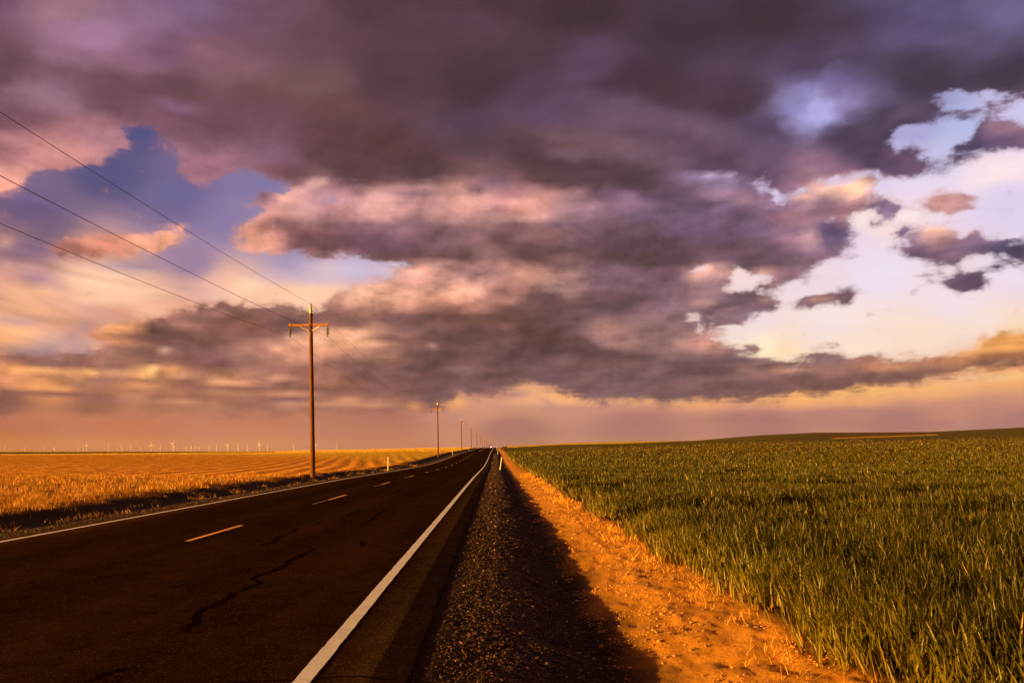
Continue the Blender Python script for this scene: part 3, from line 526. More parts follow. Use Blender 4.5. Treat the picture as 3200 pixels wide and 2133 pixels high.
# ================================================================ the lie of the land (x = right of the camera, y = ahead)
_ry = np.array([-200, 0, 48, 60, 75, 90, 100, 112, 124, 136, 148, 160, 173, 185, 197, 240, 277, 330, 381, 440, 491, 531, 600, 711, 822, 1000, 1200, 1350, 1558, 2200, 5000, 20000.])
_rz = np.array([0, 0, 0, -.06, -.13, -.17, -.165, -.10, 0, .14, .30, .47, .65, .83, 1.0, 1.38, 1.68, 2.2, 2.75, 3.28, 3.66, 3.85, 3.1, 2.3, 3.1, 4.9, 6.75, 6.3, 5.5, 2, 1, 1.])
_ty = np.arange(-200, 20000, 2.0)
_tz = np.interp(_ty, _ry, _rz)
_k = np.hanning(15); _k /= _k.sum(); _tz = np.convolve(np.pad(_tz, 7, mode='edge'), _k, 'valid')
_oz = np.interp(_ty, [-200, 531, 620, 800, 2000, 5000, 20000], [0, 0, 3.4, 2.6, 1.0, 0.9, 0.9])
_oz = np.where(_ty < 531, _tz, np.minimum(_oz, 3.85))
_k2 = np.hanning(21); _k2 /= _k2.sum(); _oz2 = np.convolve(np.pad(_oz, 10, mode='edge'), _k2, 'valid'); _oz = np.where(_ty > 480, _oz2, _oz)
def road_z(y): return np.interp(y, _ty, _tz)
def open_z(y): return np.interp(y, _ty, _oz)
_cx = np.array([-400, -16, -13.1, -12.6, -12.0, -11.3, -10.5, -9.9, -9.4, -8.95, -8.7, -8.6, -.9, -.64, -.60, -.57, -.51, 0, .38, .70, .90, 1.05, 1.8, 2.5, 3.2, 8, 400])
_cz = np.array([.0, .02, .06, .0, -.14, -.19, -.17, -.08, -.045, -.03, -.05, -.08, -.08, -.08, -.055, -.05, -.018, -.035, -.075, -.195, -.225, -.20, -.045, .03, .04, .02, .0])
HU = np.array([-.02, .004, .04, .10, .153, .24, .32, .39, .4625, .529, .57, .645, .9, 1.6])
HE = np.array([11.0, 12.5, 14.5, 16.5, 19.0, 27.5, 43.5, 51.5, 52.0, 53.5, 58, 66.5, 78, 90])
FE = np.array([10.0, 14.5, 18.5, 25.5, 29.5, 32.0, 38., 45, 48.0, 49, 50, 52, 55, 60])
def ground_z(x, y, detail=True):
    x = np.asarray(x, float); y = np.asarray(y, float)
    u = x / np.maximum(y, 5.0)
    # left: falls away from the road crest; right: a long hill
    Lf = np.interp(u, [-1.5, -.6, -.3, -.157, -.07, -.02, 0], [.12, .22, .38, .72, .95, 1, 1])
    cor = np.exp(-(np.maximum(np.abs(x + 5) - 14, 0) / 22.0) ** 2)
    base = open_z(y) * Lf * (1 - cor) + road_z(y) * cor
    hz = EYE + np.interp(u, HU, HE) / F_PX * 700
    s = sstep(y, 60, 700) * sstep(x, 4, 40)
    right = open_z(y) * (1 - s) + hz * s
    fz = EYE + np.interp(u, HU, FE) / F_PX * 2600
    over = sstep(y, 700, 1300)
    right = np.where(y > 700, (hz * (1 - over) + (EYE + np.interp(u, HU, HE) / F_PX * 700 - 4.0) * over), right)
    far = sstep(y, 1400, 2600)
    right = np.where((y > 1400), right * (1 - far) + fz * far * (1 - sstep(y, 2700, 6000)) + 2.0 * sstep(y, 2700, 6000), right)
    wr = sstep(x, 3, 25)
    z = base * (1 - wr) + right * wr
    xx = x + np.where((x > 0) & (x < 2.3), 1, 0) * (0)
    if detail:
        wob = (fbm(y * .9, x * 0 + 3, 3, 5) - .5) * .42 + (fbm(y * 3.1, x * 0 + 9, 4, 6, .65) - .5) * .26
        wl = (fbm(y * .35, x * 0 + 4, 5, 8, .62) - .5) * 1.5
        xx = x - np.where(x > 0, wob * np.clip(x / .4, 0, 1) * np.clip((2.4 - x) / .8, 0, 1), 0) - np.where(x < -9.6, wl * np.clip((-9.6 - x) / 1.2, 0, 1) * np.clip((16 + x) / 2, 0, 1), 0)
    z = z + np.interp(xx, _cx, _cz)
    if detail:
        near = np.clip(1 - y / 60, 0, 1) * (y > -5)
        gr = (x > -.5) & (x < 3.0)
        z = z + np.where(gr, (fbm(x * 9, y * 9, 4, 11, .6) - .5) * .035 * near, 0)
        dirt = np.clip((x - 1.0) / .3, 0, 1) * np.clip((3 - x) / .5, 0, 1)
        z = z + dirt * (fbm(x * 5, y * 4, 5, 13, .65) - .5) * .085 * np.clip(1 - y / 90, 0, 1)
        lf = np.clip((-12.4 - x) / 1.0, 0, 1)
        d = x * .989 + y * .148
        z = z + lf * ((fbm(x * .8, y * .8, 4, 17, .6) - .5) * .16 + .032 * np.sin(2 * math.pi * (d + 1.2 * fbm(x * .05, y * .05, 2, 3)) / 2.3) * sstep(y, 45, 60)) * np.clip(1 - y / 420, 0, 1)
        z = z + np.clip((x - 3) / 4, 0, 1) * (fbm(x * .12, y * .12, 3, 19) - .5) * .35 * np.clip(1 - y / 700, 0, 1)
    return z

_xs = np.concatenate([np.arange(-17, -8.9, .11), np.arange(-8.8, -.9, .9), np.arange(-.72, 3.4, .035), np.arange(3.45, 8, .16)])
NL, NR = 230, 230
_sl = 1.25 * (np.arange(NL, 0, -1) / NL) ** 1.35
_sr = 1.25 * (np.arange(1, NR + 1) / NR) ** 1.35
_ys = np.concatenate([np.arange(-90, 0, 4.0), np.arange(0, 3, .25), np.geomspace(3, 16500, 880)])
XX = np.zeros((len(_ys), NL + len(_xs) + NR)); YY = np.repeat(_ys[:, None], XX.shape[1], 1)
_w = np.maximum(_ys, 0) + 25
XX[:, :NL] = -17 - _sl[None] * _w[:, None]
XX[:, NL:NL + len(_xs)] = _xs[None]
XX[:, NL + len(_xs):] = _xs[-1] + _sr[None] * _w[:, None]
ZZ = ground_z(XX, YY)

# soil and crop colours by place
def wheat_edge(y): return 2.42 + (fbm(np.asarray(y) * .8, np.zeros_like(y) + 2, 3, 31) - .5) * .45
def soil(x, y, z):
    n1 = fbm(x * 1.3, y * 1.3, 4, 41); n2 = fbm(x * .05, y * .03, 4, 43); n3 = fbm(x * 6, y * 6, 3, 44)
    def c(r, g_, b): return np.array([r, g_, b])
    col = np.zeros(x.shape + (3,)); hi = np.zeros(x.shape)      # hi: how much standing straw or crop roughens the ground
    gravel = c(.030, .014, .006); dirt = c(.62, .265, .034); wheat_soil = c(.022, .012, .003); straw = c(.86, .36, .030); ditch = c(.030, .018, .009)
    col[:] = gravel * (.75 + .5 * n3[..., None])
    k = sstep(x + (n1 - .5) * .5, .95, 1.40)[..., None]
    col = col * (1 - k) + dirt * ((.45 + .45 * n3 + .45 * n1) * (.60 + .42 * sstep(x, 1.1, 1.9)))[..., None] * k
    we = wheat_edge(y)
    k = sstep(x, we - .05, we + .35)[..., None]
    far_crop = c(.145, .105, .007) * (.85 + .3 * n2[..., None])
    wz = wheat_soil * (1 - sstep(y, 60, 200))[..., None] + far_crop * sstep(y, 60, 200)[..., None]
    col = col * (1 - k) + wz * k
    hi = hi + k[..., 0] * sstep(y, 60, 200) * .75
    # left
    left = x < -8.8
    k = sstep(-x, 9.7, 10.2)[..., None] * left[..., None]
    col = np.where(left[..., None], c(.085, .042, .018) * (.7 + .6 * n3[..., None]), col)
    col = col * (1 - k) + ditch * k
    k = (sstep(-x + (n1 - .5) * .8, 12.3, 12.9) * left)[..., None]
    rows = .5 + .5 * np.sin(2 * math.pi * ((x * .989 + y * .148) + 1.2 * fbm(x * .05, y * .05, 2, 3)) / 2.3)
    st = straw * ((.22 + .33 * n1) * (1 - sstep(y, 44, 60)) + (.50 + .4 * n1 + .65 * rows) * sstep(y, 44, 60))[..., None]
    yel = c(.98, .58, .04) * (.86 + .2 * n2[..., None])
    u = x / np.maximum(y, 5)
    bx = 90 + 500 * np.clip(-u - .05, 0, .36) + (n1 - .5) * 40
    ky = sstep(y, bx * .8, bx * 1.1)[..., None]
    st = st * (1 - ky) + yel * ky
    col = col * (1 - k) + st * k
    hi = np.where(left, k[..., 0] * (.25 + .75 * sstep(y, 45, 160)), hi)
    # a dark green strip of crop far out on the left
    gs = (x < -60) & (y > 330 + 500 * np.clip(u + .56, 0, 1)) & (y < 520) & (u < -.355)
    col[gs] = c(.035, .045, .010); hi[gs] = .5
    # yellow and brown fields beyond and on the right-hand hill
    fr = (x > 30) & (y > 1500)
    col[fr] = c(.95, .62, .05); hi[fr] = 1
    px = VX + F_PX * x / np.maximum(y, 5); py = VY - F_PX * (z - EYE) / np.maximum(y, 5)
    ye = np.interp(px, [2606, 2926], [1370.5, 1359.5])
    strip = (y > 250) & (y < 900) & (px > 2600) & (px < 2930) & (py < ye) & (py > ye - 3.2)
    col[strip] = c(.75, .46, .05); hi[strip] = 1
    brown = (y > 250) & (y < 900) & (px > 2560) & (px < 2920) & (py <= ye - 3.2) & (py < 1362)
    col[brown] = c(.15, .085, .010); hi[brown] = .5
    return col, hi
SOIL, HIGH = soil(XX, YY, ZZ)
nr_, nc_ = XX.shape
_i = np.arange(nr_ * nc_).reshape(nr_, nc_)
_f = np.stack([_i[:-1, :-1], _i[:-1, 1:], _i[1:, 1:], _i[1:, :-1]], -1).reshape(-1, 4)

m_ground, q, out = material('earth_and_stubble')
oc = objc(q); soilc = attr(q, 'soil'); hig = attr(q, 'standing', 'Fac')
n_a = q.noise(oc, 26.0, 5, .65); n_b = q.noise(oc, 3.1, 4, .6); n_c = q.noise(oc, 130.0, 2, .5)
v = q.math('ADD', .45, q.math('ADD', q.math('MULTIPLY', n_a, .55), q.math('MULTIPLY', n_c, .55)))
colr = q.vm('SCALE', soilc, c=v)
nb = bump(q, q.math('ADD', n_a, q.math('MULTIPLY', n_c, .4)), .7, .02)
# standing straw and leaves far off: their faces point every way, mostly sideways
wn = q.n('ShaderNodeTexWhiteNoise', noise_dimensions='3D')
q.put(wn.inputs['Vector'], q.vm('SNAP', oc, (.05, .05, 50.)))
rv = q.vm('SUBTRACT', wn.outputs['Color'], (.5, .5, .32))
rv = q.vm('MULTIPLY', rv, (1.0, 1.0, .5))
nrm = q.vm('NORMALIZE', q.vm('ADD', nb, q.vm('SCALE', rv, c=q.math('MULTIPLY', hig, 5.0))))
principled(q, out, colr, .95, 0, .05, nrm)
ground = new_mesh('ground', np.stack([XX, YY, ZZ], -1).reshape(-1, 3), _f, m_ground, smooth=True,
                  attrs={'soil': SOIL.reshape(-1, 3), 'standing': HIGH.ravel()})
tag(ground, 'rolling farmland of bare earth, gravel verge and distant fields', 'ground', kind='structure')

# ================================================================ the road
m_road, q, out = material('asphalt')
oc = objc(q); ox, oy, oz = q.sep(oc)
grain = q.noise(oc, 160.0, 3, .6); med = q.noise(oc, 7.0, 5, .6); big = q.noise(q.vm('MULTIPLY', oc, (1.0, .12, 1.0)), 1.1, 4, .55)
vo = q.n('ShaderNodeTexVoronoi', feature='F1'); q.put(vo.inputs['Vector'], oc); q.put(vo.inputs['Scale'], 85.0)
chips = q.math('GREATER_THAN', q.sep(vo.outputs['Color'])[0], .93)
edge_mix = q.rng(ox, -1.25, -.95)
blot = q.noise(oc, 1.7, 5, .62, .6)
b1 = q.math('ADD', .12, q.math('ADD', q.math('MULTIPLY', q.rng(grain, .3, .7), .45), q.math('ADD', q.math('ADD', q.math('MULTIPLY', q.rng(med, .32, .68), .30), q.math('MULTIPLY', q.rng(blot, .36, .64), .42)), q.math('MULTIPLY', q.rng(big, .35, .65), .50))))
# wheel tracks worn a little paler
def track(x0): return q.rng(q.math('ABSOLUTE', q.math('SUBTRACT', ox, x0)), 0.15, .55, 1, 0, True)
tr = q.math('ADD', q.math('ADD', track(-2.2), track(-3.9)), q.math('ADD', track(-6.0), track(-7.8)))
b1 = q.math('ADD', b1, q.math('MULTIPLY', tr, .16))
base = q.vm('SCALE', (.027, .0098, .0036), c=b1)
base = q.mixc(q.math('MULTIPLY', edge_mix, .6), base, q.vm('SCALE', (.060, .034, .015), c=b1))
base = q.mixc(q.math('MULTIPLY', chips, q.math('ADD', .34, q.math('MULTIPLY', edge_mix, .4))), base, (.16, .10, .055, 1))
hh = q.math('ADD', q.math('MULTIPLY', vo.outputs['Distance'], 1.0), q.math('MULTIPLY', grain, .5))
principled(q, out, base, 1.0, 0, 0.0, bump(q, hh, .55, .006))
ry = np.concatenate([np.arange(-90, 0, 3.), np.geomspace(1, 2600, 620)])
rx = np.array([-8.95, -8.92, -8.0, -6.9, -5, -3.2, -1.9, -.9, -.66, -.63])
rc = np.array([-.10, 0, .0, .0, .0, .0, .0, 0, 0, -.07])
RX, RY = np.meshgrid(rx, ry); RZ = road_z(RY) + rc[None]
wv = (fbm(RY * 1.7, RY * 0, 3, 55) - .5) * .03
RX = np.where(RX > -.7, RX + wv, RX)
_i = np.arange(RX.size).reshape(RX.shape)
rf = np.stack([_i[:-1, :-1], _i[:-1, 1:], _i[1:, 1:], _i[1:, :-1]], -1).reshape(-1, 4)
road = new_mesh('road', np.stack([RX, RY, RZ], -1).reshape(-1, 3), rf, m_road, smooth=True)
tag(road, 'dark two-lane asphalt highway running straight over the far rise', 'road', kind='structure')

def paint(name, rgb, wear=.35, rough=.6):
    m, q, out = material(name)
    oc = objc(q)
    a = q.noise(oc, 45.0, 5, .7); b = q.noise(oc, 190.0, 2, .6)
    k = q.rng(q.math('ADD', q.math('ADD', a, q.math('MULTIPLY', b, .5)), q.math('MULTIPLY', q.math('SUBTRACT', q.noise(oc, 5.0, 3, .6), .5), .6)), .56, .74)
    c = q.mixc(q.math('MULTIPLY', q.math('SUBTRACT', 1.0, k), wear), (*rgb, 1), (.10, .065, .04, 1))
    principled(q, out, c, rough, 0, .3, bump(q, b, .5, .003))
    return m
m_white = paint('white_road_paint', (.92, .88, .84), .38)
m_yellow = paint('yellow_road_paint', (1.0, .46, .0), .04)
m_old = paint('worn_yellow_paint', (.26, .15, .05), .7)
m_tar, q, out = material('crack_sealing_tar'); principled(q, out, (.0105, .0042, .0020, 1), 1.0, 0, .0)
def strip(name, xc, w, ys, mat, parent=None, lift=.004, ragged=0.0, seed=0):
    ys = np.asarray(ys); xc = np.broadcast_to(xc, ys.shape)
    j = (fbm(ys * 6, ys * 0, 2, seed) - .5) * ragged; j2 = (fbm(ys * 6, ys * 0 + 5, 2, seed + 1) - .5) * ragged
    z = road_z(ys) + lift
    v = np.concatenate([np.stack([xc - w / 2 + j, ys, z], -1), np.stack([xc + w / 2 + j2, ys, z], -1)])
    n = len(ys); f = np.array([(i, i + n, i + n + 1, i + 1) for i in range(n - 1)])
    return new_mesh(name, v, f, mat, parent)
lines_y = np.concatenate([np.arange(-90, 3, 3.), np.geomspace(3, 30, 300)[1:], np.geomspace(30, 1400, 260)[1:]])
strip('edge_line', -1.33, .125, lines_y, m_white, road, ragged=.012)['label'] = 'solid white line on the right edge of the road'
strip('edge_line', -8.63, .115, lines_y, m_white, road, ragged=.01, seed=3)['label'] = 'solid white line on the far left edge of the road'
for k in range(-1, 16):
    y0 = 14.4 + 12.2 * k
    strip('lane_dash', -5.42, .105, np.linspace(y0, y0 + 3.05, 14), m_yellow, road, ragged=.012, seed=20 + k)
    if k in (1, 2, 3, 5): strip('worn_paint', -5.44, .07, np.linspace(y0 - 2.2, y0 - .1, 10), m_old, road, ragged=.05, seed=50 + k)
strip('centre_line', -5.2, .14, np.linspace(255, 1400, 200), m_yellow, road)['label'] = 'solid yellow no-passing line near the crest'

def on_road(px, py):
    y = 30.0
    for _ in range(60): y = .5 * y + .5 * F_PX * (EYE - float(road_z(y))) / (py - VY)
    return (px - VX) / F_PX * y, y
def tar_line(pts, w, seed):
    P = [on_road(*p) for p in pts]
    P = np.array(P); seg = np.r_[0, np.cumsum(np.hypot(*np.diff(P, axis=0).T))]
    n = max(8, int(seg[-1] / .08)); s = np.linspace(0, seg[-1], n)
    x = np.interp(s, seg, P[:, 0]); y = np.interp(s, seg, P[:, 1])
    x = x + (fbm(s * 2.2, s * 0, 3, seed) - .5) * .18; y = y + (fbm(s * 2.2, s * 0 + 7, 3, seed + 4) - .5) * .18
    t = np.gradient(np.stack([x, y], -1), axis=0); t /= np.linalg.norm(t, axis=1)[:, None] + 1e-9
    nx, ny = -t[:, 1], t[:, 0]
    x = x + (fbm(s * 9, s * 0 + 3, 2, seed + 2) - .5) * .07
    ww = .65 * w * (.35 + 1.1 * fbm(s * 3, s * 0 + 2, 3, seed + 9)) * np.clip(np.minimum(s, seg[-1] - s) / .25 + .2, 0, 1)
    z = road_z(y) + .0035
    a = np.stack([x + nx * ww / 2, y + ny * ww / 2, z], -1); b = np.stack([x - nx * ww / 2, y - ny * ww / 2, z], -1)
    return np.concatenate([a, b]), np.array([(i, i + 1, i + n + 1, i + n) for i in range(n - 1)])
def z5(p): return (p[0] / 1.961, 1500 + p[1] / 1.961)
def z3(p): return (1150 + p[0] / 3.922, 1200 + p[1] / 3.922)
TAR = [([(1150, 935), (1240, 800), (1330, 740), (1440, 680)], .12), ([(1430, 690), (1610, 630), (1550, 590), (1700, 550), (1790, 480), (1910, 415)], .12),
       ([(1590, 405), (1700, 360), (1815, 298)], .10), ([(1840, 290), (1885, 290)], .07), ([(1905, 278), (1965, 258)], .09), ([(2080, 232), (2215, 182)], .11),
       ([(2240, 258), (2290, 225), (2360, 180)], .11), ([(1960, 312), (2040, 322), (2110, 332)], .06), ([(2195, 405), (2205, 375), (2240, 368)], .10), ([(2290, 400), (2350, 408)], .12),
       ([(950, 357), (1040, 340)], .08), ([(1090, 325), (1145, 312)], .12), ([(480, 1240), (620, 1190), (760, 1140)], .10), ([(1620, 130), (1720, 128)], .12)]
TAR3 = [([(200, 1371), (400, 1290), (495, 1252)], .13), ([(540, 1232), (582, 1218)], .10), ([(600, 1366), (680, 1320)], .16), ([(1080, 1245), (1120, 1222)], .16), ([(780, 1262), (800, 1255)], .14),
        ([(1540, 300 + 700), (1520, 1060)], .06)]
tv, tf, o_ = [], [], 0
for k, (p, w) in enumerate([([z5(a) for a in p], w) for p, w in TAR] + [([z3(a) for a in p], w) for p, w in TAR3[:-1]]):
    v, f = tar_line(p, w, 100 + 7 * k); tv.append(v); tf.append(f + o_); o_ += len(v)
new_mesh('crack_sealing', np.concatenate(tv), np.concatenate(tf), m_tar, road)
# rumble cuts along the centre joint
tv, tf, o_ = [], [], 0
for k in range(34):
    y0 = 6.2 + k * .30; v, f = tar_line([on_road(VX - F_PX * 5.47 / y0, VY + F_PX * EYE / y0), on_road(VX - F_PX * 5.45 / (y0 + .16), VY + F_PX * EYE / (y0 + .16))], .14, 400 + k)
    if R.random() < .85: tv.append(v); tf.append(f + o_); o_ += len(v)
new_mesh('rumble_cut', np.concatenate(tv), np.concatenate(tf), m_tar, road)
# transverse joint across the shoulder close to the camera
v, f = tar_line([(700, 2123), (960, 2119), (1250, 2124)], .04, 700)
new_mesh('transverse_joint', v, f, m_tar, road)

# ================================================================ grass, straw and stones
def leaf_mat(name, dark, light, dry, trans=.35):
    m, q, out = material(name)
    t = attr(q, 'tint', 'Fac'); u = attr(q, 'along', 'Fac')
    c = q.mixc(t, (*dark, 1), (*light, 1))
    c = q.mixc(q.math('GREATER_THAN', t, .93), c, (*dry, 1))
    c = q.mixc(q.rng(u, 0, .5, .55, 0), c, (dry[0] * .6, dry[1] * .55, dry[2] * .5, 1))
    d = q.n('ShaderNodeBsdfDiffuse'); q.put(d.inputs[0], c)
    tr = q.n('ShaderNodeBsdfTranslucent'); q.put(tr.inputs[0], c)
    gl = q.n('ShaderNodeBsdfGlossy'); q.put(gl.inputs[0], (1, 1, 1, 1)); q.put(gl.inputs[1], .45)
    mx = q.n('ShaderNodeMixShader'); mx.inputs[0].default_value = trans
    q.t.links.new(d.outputs[0], mx.inputs[1]); q.t.links.new(tr.outputs[0], mx.inputs[2])
    m2 = q.n('ShaderNodeMixShader'); m2.inputs[0].default_value = .025
    q.t.links.new(mx.outputs[0], m2.inputs[1]); q.t.links.new(gl.outputs[0], m2.inputs[2])
    q.t.links.new(m2.outputs[0], out.inputs[0])
    return m
def blades(x, y, z, h, w, lean_x, lean_y, curl, seg, tint):
    """ribbon leaves: returns verts, quads (the tip quad is folded to a point), tint and along"""
    n = len(x)
    ang = R.uniform(0, 2 * math.pi, n)
    # leaves droop in their own direction on top of the common lean
    cx, cy = np.cos(ang) * curl, np.sin(ang) * curl
    fa = ang + math.pi / 2 + R.normal(0, .5, n)
    wx, wy = np.cos(fa), np.sin(fa)
    V = np.zeros((n, seg + 1, 2, 3)); T = np.linspace(0, 1, seg + 1)
    for i, t in enumerate(T):
        px = x + h * (lean_x * t + cx * t ** 2); py = y + h * (lean_y * t + cy * t ** 2)
        pz = z + h * (t - .35 * curl * t ** 3)
        ww = w * (.75 + .5 * t if t < .5 else 2 * (1 - t)) * .5 if seg > 1 else w * (1 - t) * .5
        ww = ww + w * .04
        V[:, i, 0] = np.stack([px - wx * ww, py - wy * ww, pz], -1); V[:, i, 1] = np.stack([px + wx * ww, py + wy * ww, pz], -1)
    b = (np.arange(n) * (seg + 1) * 2)[:, None]
    F = [np.stack([b[:, 0] + 2 * i, b[:, 0] + 2 * i + 1, b[:, 0] + 2 * i + 3, b[:, 0] + 2 * i + 2], -1) for i in range(seg)]
    return V.reshape(-1, 3), np.concatenate(F), np.repeat(tint, (seg + 1) * 2), np.tile(np.repeat(T, 2), n)
def gather(parts):
    V, F, A, B, o = [], [], [], [], 0
    for v, f, a, b in parts:
        V.append(v); F.append(f + o); A.append(a); B.append(b); o += len(v)
    return np.concatenate(V), np.concatenate(F), np.concatenate(A), np.concatenate(B)
def fan(n, y0, y1, u0, u1, xlim=None):
    """n points spread evenly over the ground between two distances and two bearings"""
    y = np.sqrt(R.uniform(y0 * y0, y1 * y1, n)); u = R.uniform(u0, u1, n)
    return y * u, y
# ---- green wheat
m_wheat = leaf_mat('wheat_leaf', (.014, .020, .0012), (.23, .172, .009), (.55, .32, .05), .30)
parts = []
for (y0, y1, dens, seg, wk, hk) in ((2.6, 9, 950, 5, 1.0, 1.0), (9, 16, 560, 4, 1.2, 1.0), (16, 32, 260, 3, 1.7, 1.0), (32, 75, 80, 2, 3.2, 1.0), (75, 150, 13, 1, 9.0, 1.0), (150, 300, 4.5, 1, 14.0, .8)):
    ulo, uhi = (.0, 1.05)
    area = .5 * (y1 * y1 - y0 * y0) * (uhi - ulo)
    x, y = fan(int(area * dens), y0, y1, ulo, uhi)
    ed = x - wheat_edge(y)
    cl = fbm(x * 2.3, y * 2.3, 3, 61); hollow = fbm(x * .33, y * .33, 3, 67)
    keep = (ed > 0) & (R.random(len(x)) < np.clip(.25 + ed * 1.6, 0, 1)) & (R.random(len(x)) < np.clip(cl * 2.4 - .25, .12, 1))
    keep &= R.random(len(x)) < 1 - sstep(y, 150, 300)
    keep &= R.random(len(x)) < np.clip((.60 - hollow) * 9, .08, 1)
    x, y, cl, ed, hollow = x[keep], y[keep], cl[keep], ed[keep], hollow[keep]
    n = len(x)
    h = (.27 + .15 * cl + R.normal(0, .05, n)) * np.clip(.62 + ed * .45, .62, 1) * hk
    h *= np.clip(1.75 - 1.45 * hollow, .45, 1.12)
    tint = np.clip(R.beta(1.5, 2.8, n) * .85 + .30 * (cl - .5) + .50 * (1 - np.clip(ed / 1.0, 0, 1)), 0, .92)
    tint = np.where(R.random(n) < .010, 1.0, tint)
    parts.append(blades(x, y, ground_z(x, y) - .01, np.maximum(h, .08), .0155 * wk * R.uniform(.6, 1.3, n), R.normal(-.17, .16, n), R.normal(0, .14, n), np.abs(R.normal(.24, .20, n)), seg, tint))
V, F, A, B = gather(parts)
wheat = new_mesh('wheat_crop', V, F, m_wheat, attrs={'tint': A, 'along': B})
tag(wheat, 'knee-high green wheat filling the field right of the road', 'wheat', kind='stuff')
print('wheat', len(F))

# ---- dry grass and stubble on the left
m_straw = leaf_mat('dry_straw', (.42, .12, .010), (.95, .50, .035), (.95, .60, .10), .25)
parts = []
for (y0, y1, dens, seg, wk, hk) in ((12, 30, 190, 2, 1.5, 1.0), (30, 52, 90, 2, 2.6, 1.0), (52, 110, 9, 1, 5.0, .38), (110, 260, 1.2, 1, 16.0, .38), (260, 540, .9, 1, 40., .8)):
    area = .5 * (y1 * y1 - y0 * y0) * 1.05
    x, y = fan(int(area * dens), y0, y1, -1.1, -.02)
    wl = (fbm(y * .35, x * 0 + 4, 5, 8, .62) - .5) * 1.5
    ed = -(x - wl) - 12.35
    cl = fbm(x * 1.6, y * 1.6, 3, 71, .6); rows = .5 + .5 * np.sin(2 * math.pi * ((x * .989 + y * .148) + 1.2 * fbm(x * .05, y * .05, 2, 3)) / 2.3)
    pk = np.clip((cl - .43) * 4.5, .05, 1) if y1 <= 52 else np.clip(.35 + .65 * rows, 0, 1) * np.clip((cl - .25) * 3, .2, 1)
    keep = (ed > 0) & (R.random(len(x)) < pk)
    u = x / y; keep &= ~((x < -60) & (y > 320) & (u < -.27))
    x, y, cl, ed = x[keep], y[keep], cl[keep], ed[keep]
    n = len(x)
    h = (.05 + .21 * cl + R.normal(0, .05, n)) * hk
    tint = np.clip(R.beta(2, 2, n) * .9 * (.85 if y0 < 50 else .8 if y0 < 100 else .85) + (.75 * sstep(y, 215, 275) if y0 > 100 else 0), 0, 1)
    parts.append(blades(x, y, ground_z(x, y) - .01, np.maximum(h, .05), .006 * wk * R.uniform(.6, 1.3, n), R.normal(.05, .28, n), R.normal(0, .25, n), np.abs(R.normal(.1, .15, n)), seg, tint))
# rough growth in the ditch
yy = R.uniform(14, 110, 26000); xx = R.uniform(-13.0, -9.6, len(yy)); k = fbm(xx * 1.4, yy * .9, 3, 78) > np.interp(xx, [-13, -11.8, -9.6], [.46, .68, .74])
xx, yy = xx[k], yy[k]; n = len(xx)
parts.append(blades(xx, yy, ground_z(xx, yy) - .005, R.uniform(.04, .20, n), .006 * np.clip(yy / 14, 1, 5), R.normal(0, .4, n), R.normal(0, .3, n), np.abs(R.normal(.2, .3, n)), 2, R.uniform(0, .8, n)))
# a few dry tufts at the foot of the wheat and on the verge
yy = R.uniform(3, 60, 9000); xx = wheat_edge(yy) - np.abs(R.normal(.0, .28, len(yy)))
k = fbm(xx * 3, yy * 3, 2, 77) > .56; xx, yy = xx[k], yy[k]; n = len(xx)
parts.append(blades(xx, yy, ground_z(xx, yy) - .005, R.uniform(.04, .16, n), .004 * np.clip(yy / 8, 1, 5), R.normal(0, .5, n), R.normal(0, .4, n), np.abs(R.normal(.3, .3, n)), 2, R.uniform(.2, 1, n)))
V, F, A, B = gather(parts)
straw = new_mesh('dry_grass', V, F, m_straw, attrs={'tint': A, 'along': B})
tag(straw, 'golden dry grass and stubble covering the field left of the road', 'dry grass', kind='stuff')
print('straw', len(F))

# ---- gravel of the right verge and clods on the dirt
_ico_t = (1 + 5 ** .5) / 2
ICO_V = np.array([(-1, _ico_t, 0), (1, _ico_t, 0), (-1, -_ico_t, 0), (1, -_ico_t, 0), (0, -1, _ico_t), (0, 1, _ico_t), (0, -1, -_ico_t), (0, 1, -_ico_t), (_ico_t, 0, -1), (_ico_t, 0, 1), (-_ico_t, 0, -1), (-_ico_t, 0, 1)]) / 1.902
ICO_F = np.array([(0, 11, 5), (0, 5, 1), (0, 1, 7), (0, 7, 10), (0, 10, 11), (1, 5, 9), (5, 11, 4), (11, 10, 2), (10, 7, 6), (7, 1, 8), (3, 9, 4), (3, 4, 2), (3, 2, 6), (3, 6, 8), (3, 8, 9), (4, 9, 5), (2, 4, 11), (6, 2, 10), (8, 6, 7), (9, 8, 1)])
def stones(x, y, r, tint):
    n = len(x)
    P = ICO_V[None] * R.uniform(.62, 1.2, (n, 12, 1)) * np.stack([R.uniform(.8, 1.3, n), R.uniform(.8, 1.3, n), R.uniform(.5, .95, n)], -1)[:, None]
    a = R.uniform(0, 2 * math.pi, n)[:, None]
    px = P[..., 0] * np.cos(a) - P[..., 1] * np.sin(a); py = P[..., 0] * np.sin(a) + P[..., 1] * np.cos(a)
    P = np.stack([px, py, P[..., 2]], -1) * r[:, None, None]
    P = P + np.stack([x, y, ground_z(x, y) + r * .30], -1)[:, None]
    F = ICO_F[None] + (np.arange(n) * 12)[:, None, None]
    return P.reshape(-1, 3), F.reshape(-1, 3), np.repeat(tint, 12)
m_stone, q, out = material('crushed_stone')
t = attr(q, 'tint', 'Fac')
rc_ = q.ramp(t, [(0, (.022, .009, .004, 1)), (.45, (.060, .024, .008, 1)), (.8, (.17, .072, .020, 1)), (1, (.66, .38, .15, 1))])
principled(q, out, rc_.outputs[0], .7, 0, .3)
xs_, ys_, rs_, ts_ = [], [], [], []
